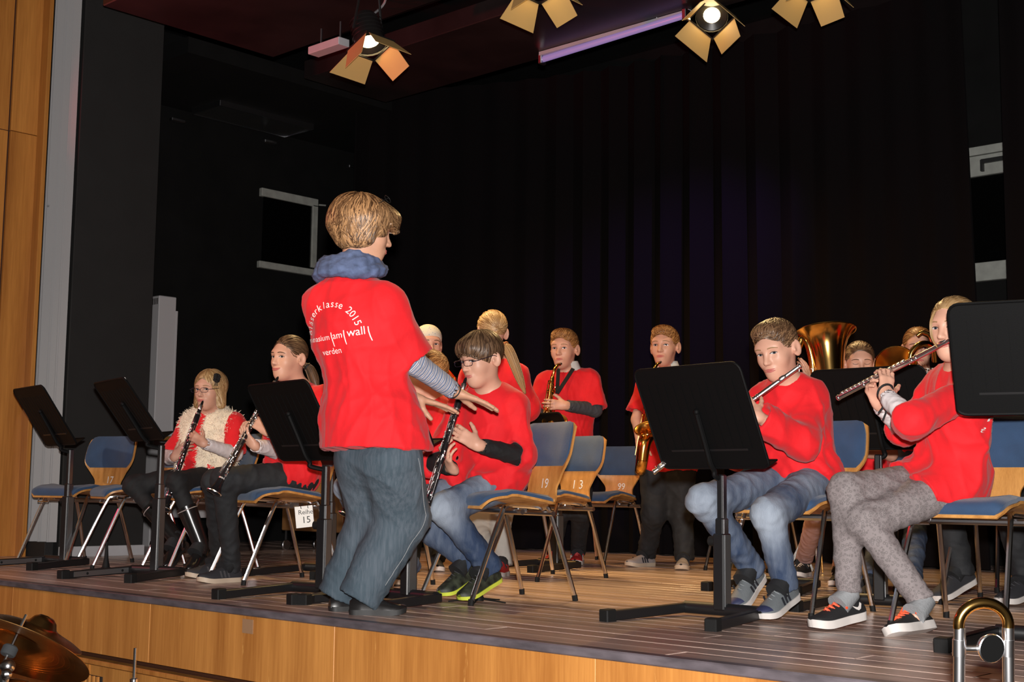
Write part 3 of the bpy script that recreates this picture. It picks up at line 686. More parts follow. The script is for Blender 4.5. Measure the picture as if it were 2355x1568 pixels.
ST['A'] = music_stand(-7.36, 4.03, .712, 12, -9, 'black music stand farthest left, before the empty chair 17', 33.7, dw=.529, dh=.397, silver=True, off=(-.02, -.05))
ST['B'] = music_stand(-6.22, 3.93, .719, 15, -13, 'black music stand left of the fur-vest girl, holding a white sheet', 36.7, dw=.53, dh=.38, silver=True, off=(-.036, -.06))
ST['C'] = music_stand(-4.71, 3.83, .602, 14, -7.6, 'black music stand just left of the conductor, hiding the ponytailed girl', 29.6, dw=.533, dh=.386, off=(-.042, -.055))
ST['D'] = music_stand(-4.19, 3.87, .655, 0, -8, 'black music stand half hidden behind the conductor', 27, dw=.50, dh=.37, off=(-.05, -.02))
ST['E'] = music_stand(-2.92, 4.33, .572, 2, -7, 'black music stand in front of the flute boy', 24.8, dw=.537, dh=.419, off=(-.01, -.03))
ST['G'] = music_stand(-2.75, 5.27, .673, 12, 1.5, 'black music stand behind the flute girl, hiding the horn player', 26.8, dw=.521, dh=.375, off=(.02, .02))
ST['F'] = music_stand(-1.70, 4.40, .75, 10, 15, 'black music stand cut by the right edge, covering the flute girl', 24, dw=.54, dh=.39)
ST['H'] = music_stand(-5.42, 6.25, .58, -5, -15, 'black music stand behind the empty chairs, below the saxophone boy', 25)
ST['I'] = music_stand(-5.85, 4.80, .60, 14, -20, 'black music stand hidden behind the ponytailed girl', 25)
ST['J'] = music_stand(-3.62, 5.92, .62, 10, 10, 'black music stand behind the flute boy, low feet showing', 24)
# sheet of music on stand B
t, dk, M, sg = ST['B']
sm = MB(); sm.box(M @ A([0.01, .195, sg * .006]), (.48, .365, .003), M); so = sm.obj('sheet_music', m_card)
bpy.context.view_layer.update()
so.matrix_world = dk.matrix_world.copy(); tag(so, 'white sheet of music lying on the second stand from the left', 'sheet music')
# ================================================================== people
m_skin = mat('skin', (.62, .335, .235), .48, var=.06, scale=18, spec=.4)
m_skin_tan = mat('skin_tan', (.55, .29, .185), .5, var=.08, scale=18, spec=.4)
m_lip = mat('lips', (.50, .15, .13), .4)
m_brow_d = mat('brow_brown', (.10, .05, .025), .7); m_brow_l = mat('brow_blond', (.32, .19, .09), .7)
m_lash = mat('lash', (.03, .018, .012), .6)
m_eye = colmat('eye', rough=.15)
m_red = mat('red_cotton', (.70, .012, .018), .75, var=.10, scale=9, bump=.45, bscale=34, sheen=.12, spec=.25)
m_denim = attrmat('denim', 'fade', (.017, .034, .078), (.34, .39, .46), .8, .5, 240, noise=.5, nscale=34, stretch=(1, 1, .25))
m_denim_grey = attrmat('denim_grey', 'fade', (.045, .068, .088), (.20, .22, .26), .8, .5, 240, noise=.7, nscale=60, stretch=(1.6, 1.6, .10))
m_blackcloth = mat('black_cloth', (.006, .006, .007), .8, bump=.3, bscale=60)
m_darkjean = mat('dark_jean', (.0095, .0105, .0125), .8, bump=.4, bscale=50, var=.3)
m_whitecloth = mat('white_cotton', (.66, .60, .60), .75, bump=.4, bscale=40)
m_greysleeve = mat('grey_sleeve', (.045, .05, .06), .8, bump=.3, bscale=60)
m_lightgrey = mat('light_trousers', (.36, .35, .32), .8, bump=.4, bscale=40)
m_pinkcloth = mat('pink_tights', (.40, .25, .24), .8)
m_collar = mat('white_collar', (.62, .66, .66), .7)
def dots_mat(name, base, ink, sc, lo, hi):
    m, nt, b = nodes(name); b.inputs['Roughness'].default_value = .8
    tc = ND(nt, 'ShaderNodeTexCoord'); v = ND(nt, 'ShaderNodeTexVoronoi'); v.inputs['Scale'].default_value = sc; nt.links.new(tc.outputs['Object'], v.inputs['Vector'])
    r = ND(nt, 'ShaderNodeValToRGB'); e = r.color_ramp.elements; e[0].position = lo; e[0].color = c4(base); e[1].position = hi + .12; e[1].color = c4(base)
    x1 = e.new(lo + .06); x1.color = c4(ink); x2 = e.new(hi); x2.color = c4(ink)
    nt.links.new(v.outputs['Distance'], r.inputs[0]); nt.links.new(r.outputs[0], b.inputs['Base Color']); return m
m_pattern = dots_mat('ring_print_grey', (.215, .185, .185), (.145, .125, .125), 92, .22, .42)
m_bandana = dots_mat('dotted_scarf', (.66, .62, .52), (.25, .33, .45), 75, .0, .16)
def stripe_mat():
    m, nt, b = nodes('striped_jersey'); b.inputs['Roughness'].default_value = .8
    a = ND(nt, 'ShaderNodeAttribute'); a.attribute_name = 'along'; ml = ND(nt, 'ShaderNodeMath', operation='MULTIPLY'); ml.inputs[1].default_value = 34.0
    fr = ND(nt, 'ShaderNodeMath', operation='FRACT'); nt.links.new(a.outputs['Fac'], ml.inputs[0]); nt.links.new(ml.outputs[0], fr.inputs[0])
    r = ND(nt, 'ShaderNodeValToRGB'); r.color_ramp.interpolation = 'CONSTANT'; e = r.color_ramp.elements
    e[0].color = c4((.40, .38, .42)); e[1].position = .28; e[1].color = c4((.13, .17, .27))
    for p_, c_ in ((.50, (.62, .60, .62)), (.60, (.09, .07, .11)), (.68, (.45, .44, .48)), (.84, (.16, .20, .30))): x = e.new(p_); x.color = c4(c_)
    nt.links.new(fr.outputs[0], r.inputs[0]); nt.links.new(r.outputs[0], b.inputs['Base Color']); return m
m_stripe = stripe_mat()
def hairmat(name, c0, c1, rough=.42): return attrmat(name, 'shade', c0, c1, rough, spec=.5)
h_blond = hairmat('hair_blond', (.24, .125, .045), (.62, .42, .21)); h_red = hairmat('hair_ginger', (.17, .065, .02), (.52, .26, .09))
h_brown = hairmat('hair_brown', (.035, .017, .009), (.22, .125, .065)); h_mid = hairmat('hair_light_brown', (.055, .026, .013), (.27, .15, .075))
h_cond = hairmat('hair_streaked', (.045, .019, .008), (.50, .28, .13))
YF = A([0, 1., 0])
def cdir(yaw, pitch=0):
    # direction in the camera's level frame: yaw 0 looks at the camera, +90 image right, 180 away; pitch down positive
    y = math.radians(yaw); p = math.radians(pitch)
    return nv((-F0 * math.cos(y) + R0 * math.sin(y)) * math.cos(p) - UP * math.sin(p))
class Head:
    def __init__(s, c, yaw, pitch, tilt, sc):
        s.c = A(c, float); s.sc = sc; f = cdir(yaw, pitch); x = nv(np.cross(f, UP)); u = np.cross(x, f)
        a = math.radians(tilt); x, u = x * math.cos(a) + u * math.sin(a), u * math.cos(a) - x * math.sin(a)
        s.M = np.stack([x, f, u], 1)           # columns: person's right, forward, up
        s.f, s.x, s.u = f, x, u
    def W(s, p): return s.c + s.M @ (A(p, float) * s.sc)
    def add(s, S):
        k = s.sc; W = s.W; R = s.M.T
        S.el(W((0, -.012, .034)), A((.071, .090, .079)) * k, R, .01)
        S.el(W((0, .012, -.030)), A((.051, .071, .079)) * k, R, .05 * k)
        S.el(W((0, .056, -.090)), A((.020, .022, .019)) * k, R, .045 * k)
        S.el(W((0, .030, -.070)), A((.036, .05, .030)) * k, R, .03 * k)
        for q in (-1, 1): S.el(W((q * .031, .050, -.026)), A((.024, .024, .024)) * k, R, .03 * k)
        S.el(W((0, .064, .026)), A((.05, .020, .017)) * k, R, .025 * k)
        for q in (-1, 1): S.el(W((q * .030, .096, .002)), A((.017, .016, .012)) * k, R, .016 * k, op='s')
        S.rc(W((0, .083, .008)), W((0, .102, -.027)), .0060 * k, .0098 * k, .014 * k)
        for q in (-1, 1): S.el(W((q * .009, .091, -.030)), A((.0075, .009, .0065)) * k, R, .008 * k)
        S.el(W((0, .079, -.058)), A((.022, .012, .014)) * k, R, .014 * k)
        for q in (-1, 1):
            a = math.radians(q * 26); Re = A([[math.cos(a), -math.sin(a), 0], [math.sin(a), math.cos(a), 0], [0, 0, 1]])
            S.el(W((q * .0775, -.016, -.006)), A((.0085, .021, .034)) * k, Re.T @ R, .007 * k)
            S.el(W((q * .0865, -.011, -.002)), A((.0062, .011, .020)) * k, Re.T @ R, .005 * k, op='s'); S.el(W((q * .0765, .001, -.010)), A((.006, .006, .008)) * k, R, .006 * k)
    def box(s, pad=.0): r = .155 * s.sc + pad; return s.c - r, s.c + A([r, r, r])
def drape_on(S, Hd, pts, lift=.0008):
    # lay flat face-plane points (x, z) onto the front of the head
    pts = A(pts, float); Y = np.full(len(pts), .125); k = Hd.sc
    for _ in range(26):
        Wp = Hd.c + (np.stack([pts[:, 0], Y, pts[:, 1]], 1) * k) @ Hd.M.T; d = S.ev(Wp); Y = Y - np.clip(d / k, -.01, .02) * .75
    return Hd.c + (np.stack([pts[:, 0], Y + lift, pts[:, 1]], 1) * k) @ Hd.M.T
def face(root, org, S, Hd, iris=(.16, .22, .30), brow=None, closed=False, gaze=0.0, lip=True, smile=0.0):
    for q in (-1, 1):
        ex, ez = q * .0300, .0035
        if not closed:
            nu, nvv = 16, 8; pts = []; colr = []
            for i in range(nu + 1):
                u = -1 + 2 * i / nu; up_ = .0050 * (1 - abs(u) ** 2.2); dn = -.0038 * (1 - abs(u) ** 2)
                for j in range(nvv + 1):
                    z = dn + (up_ - dn) * j / nvv; x = u * .0138; pts.append((ex + x, ez + z))
                    r = math.hypot(x - gaze * .004, z - .0006); colr.append((.008, .008, .01) if r < .0030 else iris if r < .0060 else (.52, .48, .46))
            V = drape_on(S, Hd, pts, .0012) - org; m = nvv + 1
            Q = A([(i * m + j, i * m + j + 1, (i + 1) * m + j + 1, (i + 1) * m + j) for i in range(nu) for j in range(nvv)])
            link('eye', mesh_np('eye', V, Q, m_eye, True, {'col': A(colr)}), root)
        us = np.linspace(-1, 1, 11)
        zc = [(-.0035 * (1 - u * u)) if closed else .0058 * (1 - abs(u) ** 2.2) for u in us]
        V = drape_on(S, Hd, [(ex + u * .0145, ez + z) for u, z in zip(us, zc)], .0016); MB(org).tube(V, [.0013 * Hd.sc] * 11, 5).obj('eyelash', m_lash, root, True)
        V = drape_on(S, Hd, [(ex + u * .018 + q * .002, .0225 + .004 * (1 - u * u) - .002 * u * q) for u in us], .0008); MB(org).tube(V, [(.0012 + .0014 * (1 - (u * q + .3) ** 2 * .5)) * Hd.sc for u in us], 5).obj('eyebrow', brow or m_brow_d, root, True)
    if lip:
        us = np.linspace(-1, 1, 11); w_ = .023 + .004 * smile
        for nm, zz, rr in (('upper_lip', -.0555, .0036), ('lower_lip', -.0625, .0044)):
            V = drape_on(S, Hd, [(u * w_, zz + (.0045 * smile + .001) * u * u * (1 if nm[0] == 'u' else 1.6)) for u in us], .0002); MB(org).tube(V, [rr * (1 - .75 * u * u) * Hd.sc for u in us], 6).obj(nm, m_lip, root, True)
def strands(Sh, Hd, n, flow, length, r0, seed=1, region=None, lift=.002, steps=9, jitter=.10):
    # locks combed over a hair volume: returns verts, quads, shade
    r = np.random.RandomState(seed); pts = []
    while len(pts) < n:
        v = r.normal(size=(n * 3, 3)); v /= np.linalg.norm(v, axis=1, keepdims=True)
        if region is not None: v = v[region(v)]
        pts.extend(list(v))
    v = A(pts[:n]); Wp = Hd.c + (v * .13 * Hd.sc + A([0, -.01, .02]) * Hd.sc) @ Hd.M.T
    for _ in range(14): Wp = Wp - np.clip(Sh.ev(Wp), -.03, .03)[:, None] * Sh.grad(Wp) * .8
    L = length * (.6 + .8 * r.rand(n)); jd = r.normal(size=(n, 3)) * jitter; path = [Wp]
    for s_ in range(steps - 1):
        loc = ((Wp - Hd.c) @ Hd.M) / Hd.sc; d = flow(loc); d = d / (np.linalg.norm(d, axis=1, keepdims=True) + 1e-9); d = d @ Hd.M.T + jd; g = Sh.grad(Wp); d = d - (d * g).sum(1, keepdims=True) * g; d /= np.linalg.norm(d, axis=1, keepdims=True) + 1e-9
        Wp = Wp + d * (L / steps)[:, None]; Wp = Wp - np.clip(Sh.ev(Wp) - lift * (1 - .2 * s_ / steps), -.02, .02)[:, None] * Sh.grad(Wp) * .9; path.append(Wp)
    path = np.stack(path, 1); V = []; Q = []; sh = []
    for i in range(n):
        base = len(V) * 0 + i * steps * 3; p = path[i]; T = p[-1] - p[0]; g = nv(p[0] - Hd.c); sd = nv(np.cross(T, g) + 1e-6); shade = r.rand() ** 1.4
        for s_ in range(steps):
            w_ = r0 * Hd.sc * (1 - .55 * (s_ / (steps - 1)) ** 2); V += [p[s_] + sd * w_, p[s_] + g * w_ * .6, p[s_] - sd * w_]; sh += [shade] * 3
            if s_ < steps - 1:
                a = base + s_ * 3; Q += [(a, a + 1, a + 4, a + 3), (a + 1, a + 2, a + 5, a + 4)]
    return A(V), A(Q), A(sh)
def flow_down(part=0.0, back=.35, wh=(0, -.05, .11)):
    def f(l):
        d = l - A(wh); d[:, 2] -= .06 + .0; d[:, 1] *= 1.0
        return d
    return f
def flow_fwd(l): return np.stack([l[:, 0] * 1.5, np.full(len(l), .8), -.35 + 0 * l[:, 0]], 1)
def flow_tail(tail):
    def f(l): return A(tail) - l
    return f
def add_hair(root, org, Hd, style, mt, h=.005, seed=1):
    k = Hd.sc; W = Hd.W; R = Hd.M.T; S = Sdf(); jit = .12
    if style == 'boy':
        S.el(W((0, -.016, .038)), A((.0785, .0955, .084)) * k, R)
        S.el(W((0, .045, .084)), A((.056, .045, .032)) * k, R, .03)
        S.el(W((0, .100, -.016)), A((.088, .074, .084)) * k, R, .008, op='s'); S.el(W((0, .02, -.105)), A((.13, .16, .09)) * k, R, .01, op='s')
        for q in (-1, 1): S.el(W((q * .082, -.002, -.012)), A((.016, .020, .034)) * k, R, .008, op='s')
        fl = flow_fwd; n, L, r0 = 620, .075, .0022; jit = .32
    elif style == 'fringe':
        S.el(W((0, -.014, .038)), A((.086, .102, .088)) * k, R); S.el(W((0, .060, .055)), A((.066, .045, .045)) * k, R, .03)
        S.el(W((0, .105, -.048)), A((.088, .072, .082)) * k, R, .006, op='s'); S.el(W((0, .02, -.118)), A((.13, .16, .085)) * k, R, .01, op='s')
        for q in (-1, 1): S.el(W((q * .084, -.004, -.014)), A((.018, .019, .036)) * k, R, .008, op='s')
        def fl(l): d = l - A([0, -.02, .125]); d[:, 2] -= .03; return d
        n, L, r0 = 520, .12, .0026
    elif style == 'bob':
        S.el(W((0, -.016, .036)), A((.086, .102, .088)) * k, R)
        for q in (-1, 1): S.rc(W((q * .068, -.012, .03)), W((q * .076, -.002, -.080)), .028 * k, .026 * k, .03)
        S.rc(W((0, -.070, .03)), W((0, -.066, -.078)), .05 * k, .040 * k, .05)
        S.el(W((0, .105, -.030)), A((.066, .085, .105)) * k, R, .008, op='s'); S.rc(W((0, .03, -.06)), W((0, .0, -.16)), .055 * k, .05 * k, .01, op='s')
        def fl(l): return np.stack([l[:, 0] * 4 + .02, -l[:, 1] * .6 + .0 - .01, -.9 + 0 * l[:, 0] + np.clip(l[:, 2], 0, .1) * 7], 1)
        n, L, r0 = 620, .15, .0026
    elif style == 'tail':
        S.el(W((0, -.014, .036)), A((.0765, .094, .0815)) * k, R)
        S.el(W((0, .110, -.014)), A((.085, .083, .095)) * k, R, .008, op='s'); S.el(W((0, .03, -.105)), A((.13, .15, .085)) * k, R, .01, op='s')
        for q in (-1, 1): S.el(W((q * .082, .000, -.014)), A((.018, .022, .034)) * k, R, .008, op='s')
        fl = flow_tail((0, -.13, -.01)); n, L, r0 = 420, .13, .0022
    elif style == 'lady':
        S.el(W((0, -.022, .044)), A((.094, .112, .094)) * k, R); S.el(W((0, -.085, .03)), A((.07, .045, .07)) * k, R, .04)
        S.rc(W((0, -.068, .0)), W((0, -.060, -.045)), .060 * k, .036 * k, .05)
        for q in (-1, 1): S.rc(W((q * .072, -.012, .04)), W((q * .072, .004, -.044)), .034 * k, .018 * k, .05); S.rc(W((q * .066, -.045, .02)), W((q * .058, -.036, -.052)), .036 * k, .020 * k, .05); S.rc(W((q * .070, .02, .05)), W((q * .066, .055, -.004)), .028 * k, .010 * k, .03)
        S.el(W((0, .058, .066)), A((.078, .056, .044)) * k, R, .03)
        S.rc(W((0, .098, .060)), W((0, .116, .026)), .022 * k, .008 * k, .03, fl=(Hd.x, 2.4))
        S.el(W((0, .112, -.050)), A((.070, .066, .080)) * k, R, .006, op='s'); S.rc(W((0, .045, -.07)), W((0, .03, -.16)), .055 * k, .05 * k, .01, op='s')
        def fl(l): d = l - A([.01, -.04, .135]); d[:, 2] -= .05; d[:, 1] += .02 * np.sin(l[:, 2] * 60); return d
        n, L, r0 = 1100, .095, .0028; jit = .20
    elif style == 'scarf':
        S.el(W((0, -.016, .044)), A((.081, .098, .080)) * k, R); S.cut(W((0, .06, .040)), Hd.M @ nv([0, .35, -1]))
        n = 0
    V, Q = S.mesh(h)
    r = np.random.RandomState(seed); shade = .28 + .22 * np.sin(V @ A([90., 70, 30]) + 2 * np.sin(V @ A([20., 50, 60])))
    if n:
        ok = None
        if style in ('boy', 'fringe', 'tail', 'lady'): ok = lambda v: (v[:, 2] > -.2) | (v[:, 1] < .1)
        Vs, Qs, ss = strands(S, Hd, n, fl, L * k, r0, seed, ok, .0018, 9, jit); Q = np.concatenate([Q, Qs + len(V)]); V = np.concatenate([V, Vs]); shade = np.concatenate([shade, ss])
    o = link('headscarf' if style == 'scarf' else 'hair', mesh_np('hair', V - org, Q, mt, True, {'shade': np.clip(shade, 0, 1)}), root)
    return o
def tail_hair(root, org, pts, radii, mt, seed=4, n=70):
    # a loose tail: a core and separate locks along it
    pts = smooth_curve(pts, 5); rs = [float(v[0]) for v in smooth_curve([A([q, 0, 0]) for q in radii], 5)]; r = np.random.RandomState(seed)
    b = MB(org); b.tube(pts, [q * .8 for q in rs], 10); nb = len(b.v); sh = [.3] * nb
    for i in range(n):
        a = r.rand() * 2 * PI; e = .55 + .5 * r.rand(); pp = []
        for p, q in zip(pts, rs): u = nv(np.cross(pts[-1] - pts[0], F0)); w_ = nv(np.cross(pts[-1] - pts[0], u)); pp.append(p + e * q * (math.cos(a) * u + math.sin(a) * w_))
        k = int(len(pp) * (.75 + .25 * r.rand())); b.tube(pp[:k], [.0022 * (1 - .6 * t / k) for t in range(k)], 3, False); sh += [r.rand()] * (len(b.v) - len(sh))
    link('ponytail', mesh_np('ponytail', b.v, b.f, mt, True, {'shade': A(sh)}), root)
def glasses(root, org, Hd, mt):
    W = Hd.W; b = MB(org); lens = MB(org)
    for q in (-1, 1):
        cx, cz, hw, hh, yy = q * .032, .0, .0235, .0125, .108; pts = []
        for k in range(20):
            a = 2 * PI * k / 20; ca, sa = math.cos(a), math.sin(a); pts.append(W((cx + hw * math.copysign(abs(ca) ** .55, ca), yy - .10 * abs(cx + hw * ca) ** 1.0 * abs(cx + hw * ca) / .06 , cz + hh * math.copysign(abs(sa) ** .6, sa))))
        b.tube(pts, .0013, 6, closed=True); lens.add(pts, [tuple(range(20))])
        b.tube([W((q * .056, .100, .003)), W((q * .076, .085, .006)), W((q * .083, .0, .012)), W((q * .082, -.03, .0))], .0017, 6)
    b.tube([W((-.009, .108, .002)), W((0, .112, .004)), W((.009, .108, .002))], .0013, 6)
    o = b.obj('spectacles', mt, root, True)
    m = MATS.get('lens_glass')
    if not m:
        m, nt, pb = nodes('lens_glass'); tr = ND(nt, 'ShaderNodeBsdfTransparent'); gl = ND(nt, 'ShaderNodeBsdfGlossy'); gl.inputs['Roughness'].default_value = .02; mx = ND(nt, 'ShaderNodeMixShader'); mx.inputs[0].default_value = .06
        nt.links.new(tr.outputs[0], mx.inputs[1]); nt.links.new(gl.outputs[0], mx.inputs[2]); nt.links.new(mx.outputs[0], nt.nodes['Material Output'].inputs[0])
    lens.obj('lens', m, o)
def hand(S, w_, d, n, right, size=.85, curl=(35, 45, 25), spread=4, thumb=(.55, .75, .35), curls=None):
    d = nv(d); n = nv(A(n) - d * (A(n) @ d)); t = np.cross(d, n) * (1 if right else -1); z = size; w_ = A(w_, float)
    kn = w_ + d * .082 * z
    S.rc(w_ - d * .01, w_ + d * .02 * z, .024 * z, .026 * z, .02, fl=(n, .62))
    S.rc(w_ + d * .028 * z + t * .012 * z, kn + t * .016 * z - d * .008 * z, .022 * z, .019 * z, .012, fl=(n, .62)); S.rc(w_ + d * .028 * z - t * .010 * z, kn - t * .016 * z - d * .010 * z, .021 * z, .018 * z, .012, fl=(n, .62))
    for i, (off, ls) in enumerate(((.027, (.040, .025, .020)), (.009, (.045, .028, .021)), (-.009, (.041, .026, .020)), (-.026, (.032, .020, .018)))):
        p = kn + t * off * z - d * abs(i - 1.2) * .005 * z; a = math.radians((1.5 - i) * spread); dd = nv(d * math.cos(a) + t * math.sin(a)); ang = 0; cc = curls[i] if curls else curl
        r = (.0092 if i < 3 else .0080) * z
        for l_, c_ in zip(ls, cc):
            ang += math.radians(c_); v = dd * math.cos(ang) + n * math.sin(ang); q = p + v * l_ * z * 1.05; S.rc(p, q, r, r * .9, .0035); p = q; r *= .9
    p = w_ + d * .018 * z + t * .018 * z; v = nv(d * thumb[0] + t * thumb[1] + n * thumb[2])
    S.rc(p, p + v * .040 * z, .0145 * z, .0115 * z, .012); p = p + v * .040 * z; v2 = nv(v + d * .5); S.rc(p, p + v2 * .030 * z, .0108 * z, .0098 * z, .004); p = p + v2 * .030 * z; v3 = nv(v2 + d * .35 + n * .1); S.rc(p, p + v3 * .024 * z, .0098 * z, .0082 * z, .004)
    c = w_ + d * .085 * z; return c - .125 * z, c + .125 * z
SHOE_Y = [0, .02, .055, .10, .145, .185, .215, .238, .25]
def shoe(root, org, heel, toe, upper, sole, lace=None, stripe=None, L=None, high=.0, roll=0, pitch=0, name='shoe', toecap=None, sole_h=.02, tick=None, lw_=1.0):
    # heel/toe: ground points; pitch lifts the heel about the toe; roll tips the shoe sideways
    heel = A(heel, float); toe = A(toe, float); v = toe - heel; Ln = np.linalg.norm(v); k = Ln / .25; f = v / Ln; x = nv(np.cross(f, UP)); u = np.cross(x, f)
    a = math.radians(roll); x, u = x * math.cos(a) + u * math.sin(a), u * math.cos(a) - x * math.sin(a)
    def T(px_, py_, pz_): return heel + (x * px_ + f * py_ + u * pz_) * k
    hw = [.022, .031, .034, .034, .040, .043, .040, .030, .010]; tp = [.060, .078 + high, .084 + high, .078 + high * .6, .068, .056, .047, .040, .030]
    rows = []
    for yy, w_, tz in zip(SHOE_Y, hw, tp):
        row = []
        for j in range(11):
            th = PI * j / 10; cx = math.cos(th); sx = math.sin(th) ** .8
            pinch = 1 - .35 * (sx ** 2) * (1 if yy < .12 else .2); row.append(T(-cx * w_ * (pinch if sx > .3 else 1), yy, sole_h * .9 + (tz - sole_h * .9) * sx + .012 * max(0, (yy - .18) / .07) ** 2))
        rows.append(row)
    b = MB(org); b.grid(rows); b.add(rows[0], [tuple(range(11))]); o = b.obj(name, upper, root, True)
    top, bot = [], []
    for i in range(25):
        yy = .25 * i / 24; w_ = float(np.interp(yy, SHOE_Y, hw)) + .0045; sp = .012 * max(0, (yy - .18) / .07) ** 2
        if i in (0, 24): w_ *= .65
        top.append([T(q * w_, yy + (.003 if i == 24 else -.003 if i == 0 else 0), sole_h + sp + .003 * abs(q)) for q in (-1, -.5, 0, .5, 1)]); bot.append([T(q * w_ * .97, yy, sp) for q in (-1, -.5, 0, .5, 1)])
    MB(org).slab(top, bot).obj('sole', sole, o, True)
    if lace:
        lb = MB(org)
        for i in range(5):
            yy = .085 + .021 * i; tz = float(np.interp(yy, SHOE_Y, tp)); w_ = .021 - .0015 * i
            lb.tube([T(-w_, yy, tz * .86), T(0, yy + .006, tz + .004), T(w_, yy + .002, tz * .86)], lw_ * .0032 * k, 5)
        for q in (-1, 1): lb.tube(smooth_curve([T(0, .085, .088 + high), T(q * .020, .078, .096 + high), T(q * .036, .09, .080 + high * .6), T(q * .02, .10, .080)], 4), .003 * k * lw_, 5); lb.tube(smooth_curve([T(0, .085, .086 + high), T(q * .024, .10, .078), T(q * .042, .115, .058)], 4), .0028 * k * lw_, 5)
        lb.obj('laces', lace, o, True)
    if stripe:
        for q in (-1, 1):
            for i in range(3):
                y0 = .085 + i * .024
                pts = [T(q * (float(np.interp(y0 + .02 * t_, SHOE_Y, hw)) * (1 - .05 * t_) + .0016), y0 + (.012 if t_ else 0), .026 + .034 * t_) for t_ in (0, 1)]; pts2 = [T(q * (float(np.interp(y0 + .02 * t_, SHOE_Y, hw)) * (1 - .05 * t_) + .0016), y0 + .010 + (.012 if t_ else 0), .026 + .034 * t_) for t_ in (1, 0)]
                MB(org).poly(pts + pts2, x, .0012).obj('stripe', stripe, o)
    if tick:
        for q in (-1, 1):
            pl = [(.030, .060), (.038, .044), (.050, .040), (.062, .046), (.078, .060), (.060, .053), (.050, .051), (.042, .056), (.036, .066)]
            MB(org).poly([T(q * (float(np.interp(y_, SHOE_Y, hw)) * (1 - .30 * max(0, z_ - .035) / .05) + .0015), y_, z_) for y_, z_ in pl], x, .0012).obj('tick_mark', tick, o)
    if toecap: MB(org).grid([[p + u * .0015 + f * .001 for p in row[1:10]] for row in rows[6:]]).obj('toe_cap', toecap, o, True)
    return o
def person(label, d0, hd, J, shirt=None, trous=None, b=1.0, hair=None, hs=1.0, iris=(.045, .055, .07), brow=None, hands=None, sleeve=.85, under=None, cuff=.0, seed=1, hem=None, shoes=None, closed=False, gaze=0, skin=None, smile=0, h=.0075, face_on=True, seatz=None, loose=1.0, leg=1.0, lap=None, hsize=.85, group='players in red shirts', tk=(.078, .062, .056, .05), neckhole=.062, hemlen=.055, sock=None, skirt=None):
    D = lambda k: P(J[k][0], J[k][1], d0 + (J[k][2] if len(J[k]) > 2 else 0))
    Hd = Head(P(hd[0], hd[1], d0 + hd[2]), hd[3], hd[4], hd[5], hs)
    j = {k: D(k) for k in J}; feet = {}
    if shoes:
        pt = lambda e: G(*e) if len(e) == 2 else P(e[0], e[1], d0 + e[2])
        for s_ in 'rl':
            q = shoes['at'][s_]; hl, to = pt(q[0]), pt(q[1]); Ls = (q[2] if len(q) > 2 else {}).get('len', .25); hl = to - nv(to - hl) * Ls
            lo_ = min(to[2], hl[2])
            if lo_ < 0: hl = hl - UP * lo_; to = to - UP * lo_
            feet[s_] = (hl, to); f_ = nv(to - hl); u_ = nv(np.cross(nv(np.cross(f_, UP)), f_)); j['an' + s_] = hl + f_ * .055 + u_ * .105; j['toe' + s_] = to
    hipc = (j['hipr'] + j['hipl']) / 2; nk = j['neck']; sx = nv(j['shr'] - j['shl']); ax = nv(nk - hipc); fw = nv(np.cross(ax, sx)); sx = nv(np.cross(fw, ax)); Mt = np.stack([sx, fw, ax], 1)
    org = A([hipc[0], hipc[1], 0.0]); Lt = np.linalg.norm(nk - hipc)
    B = Sdf(); Hd.add(B); boxes = [Hd.box()]
    # neck, trunk, limbs of one continuous body
    B.rc(Hd.W((0, -.018, -.035)), nk - ax * .03, .043 * hs, .052 * b, .03); B.rc(Hd.W((0, -.004, -.065)), nk - ax * .02 + fw * .006, .034 * hs, .046 * b, .03)
    B.el(hipc + ax * Lt * .70, A((.125, .085, .16)) * b, Mt.T, .06); B.el(hipc + ax * Lt * .25, A((.115, .085, .17)) * b, Mt.T, .06); B.el(hipc, A((.125, .09, .10)) * b, Mt.T, .05)
    for s_ in 'rl':
        B.rc(nk - ax * .03, j['sh' + s_], .045 * b, .045 * b, .05); B.rc(j['sh' + s_], j['el' + s_], .044 * b, .034 * b, .03); B.rc(j['el' + s_], j['wr' + s_], .033 * b, .023 * b, .015)
        B.rc(j['hip' + s_], j['kn' + s_], .070 * b, .050 * b, .04); B.rc(j['kn' + s_], j['an' + s_], .048 * b, .029 * b, .02); B.rc(j['an' + s_], j['an' + s_] - UP * .03 + nv(j['toe' + s_] - j['an' + s_]) * .05, .028 * b, .02, .01)
    hands = hands or {}
    for s_ in 'rl':
        if s_ in hands:
            q = dict(hands[s_]); dv = q.pop('d'); n_ = q.pop('n'); boxes.append(hand(B, j['wr' + s_], dv, n_, s_ == 'r', **{'size': hsize * (b if b > 1 else 1), **q}))
        else: boxes.append(hand(B, j['wr' + s_], j['wr' + s_] - j['el' + s_], -UP, s_ == 'r', size=hsize))
    hh = (.0042, .0036, .0036); parts = []
    shr = [(bx[0] + .012, bx[1] - .012) for bx in boxes]
    parts.append(B.mesh(.013, holes=shr))
    for bx, q in zip(boxes, hh): parts.append(B.mesh(q, bx[0], bx[1]))
    V, Q = weld(parts)
    root = link('person', mesh_np('person', V - org, Q, skin or m_skin, True), None, org); tag(root, label, 'person', group)
    if face_on: face(root, org, B, Hd, iris, brow, closed, gaze, True, smile)
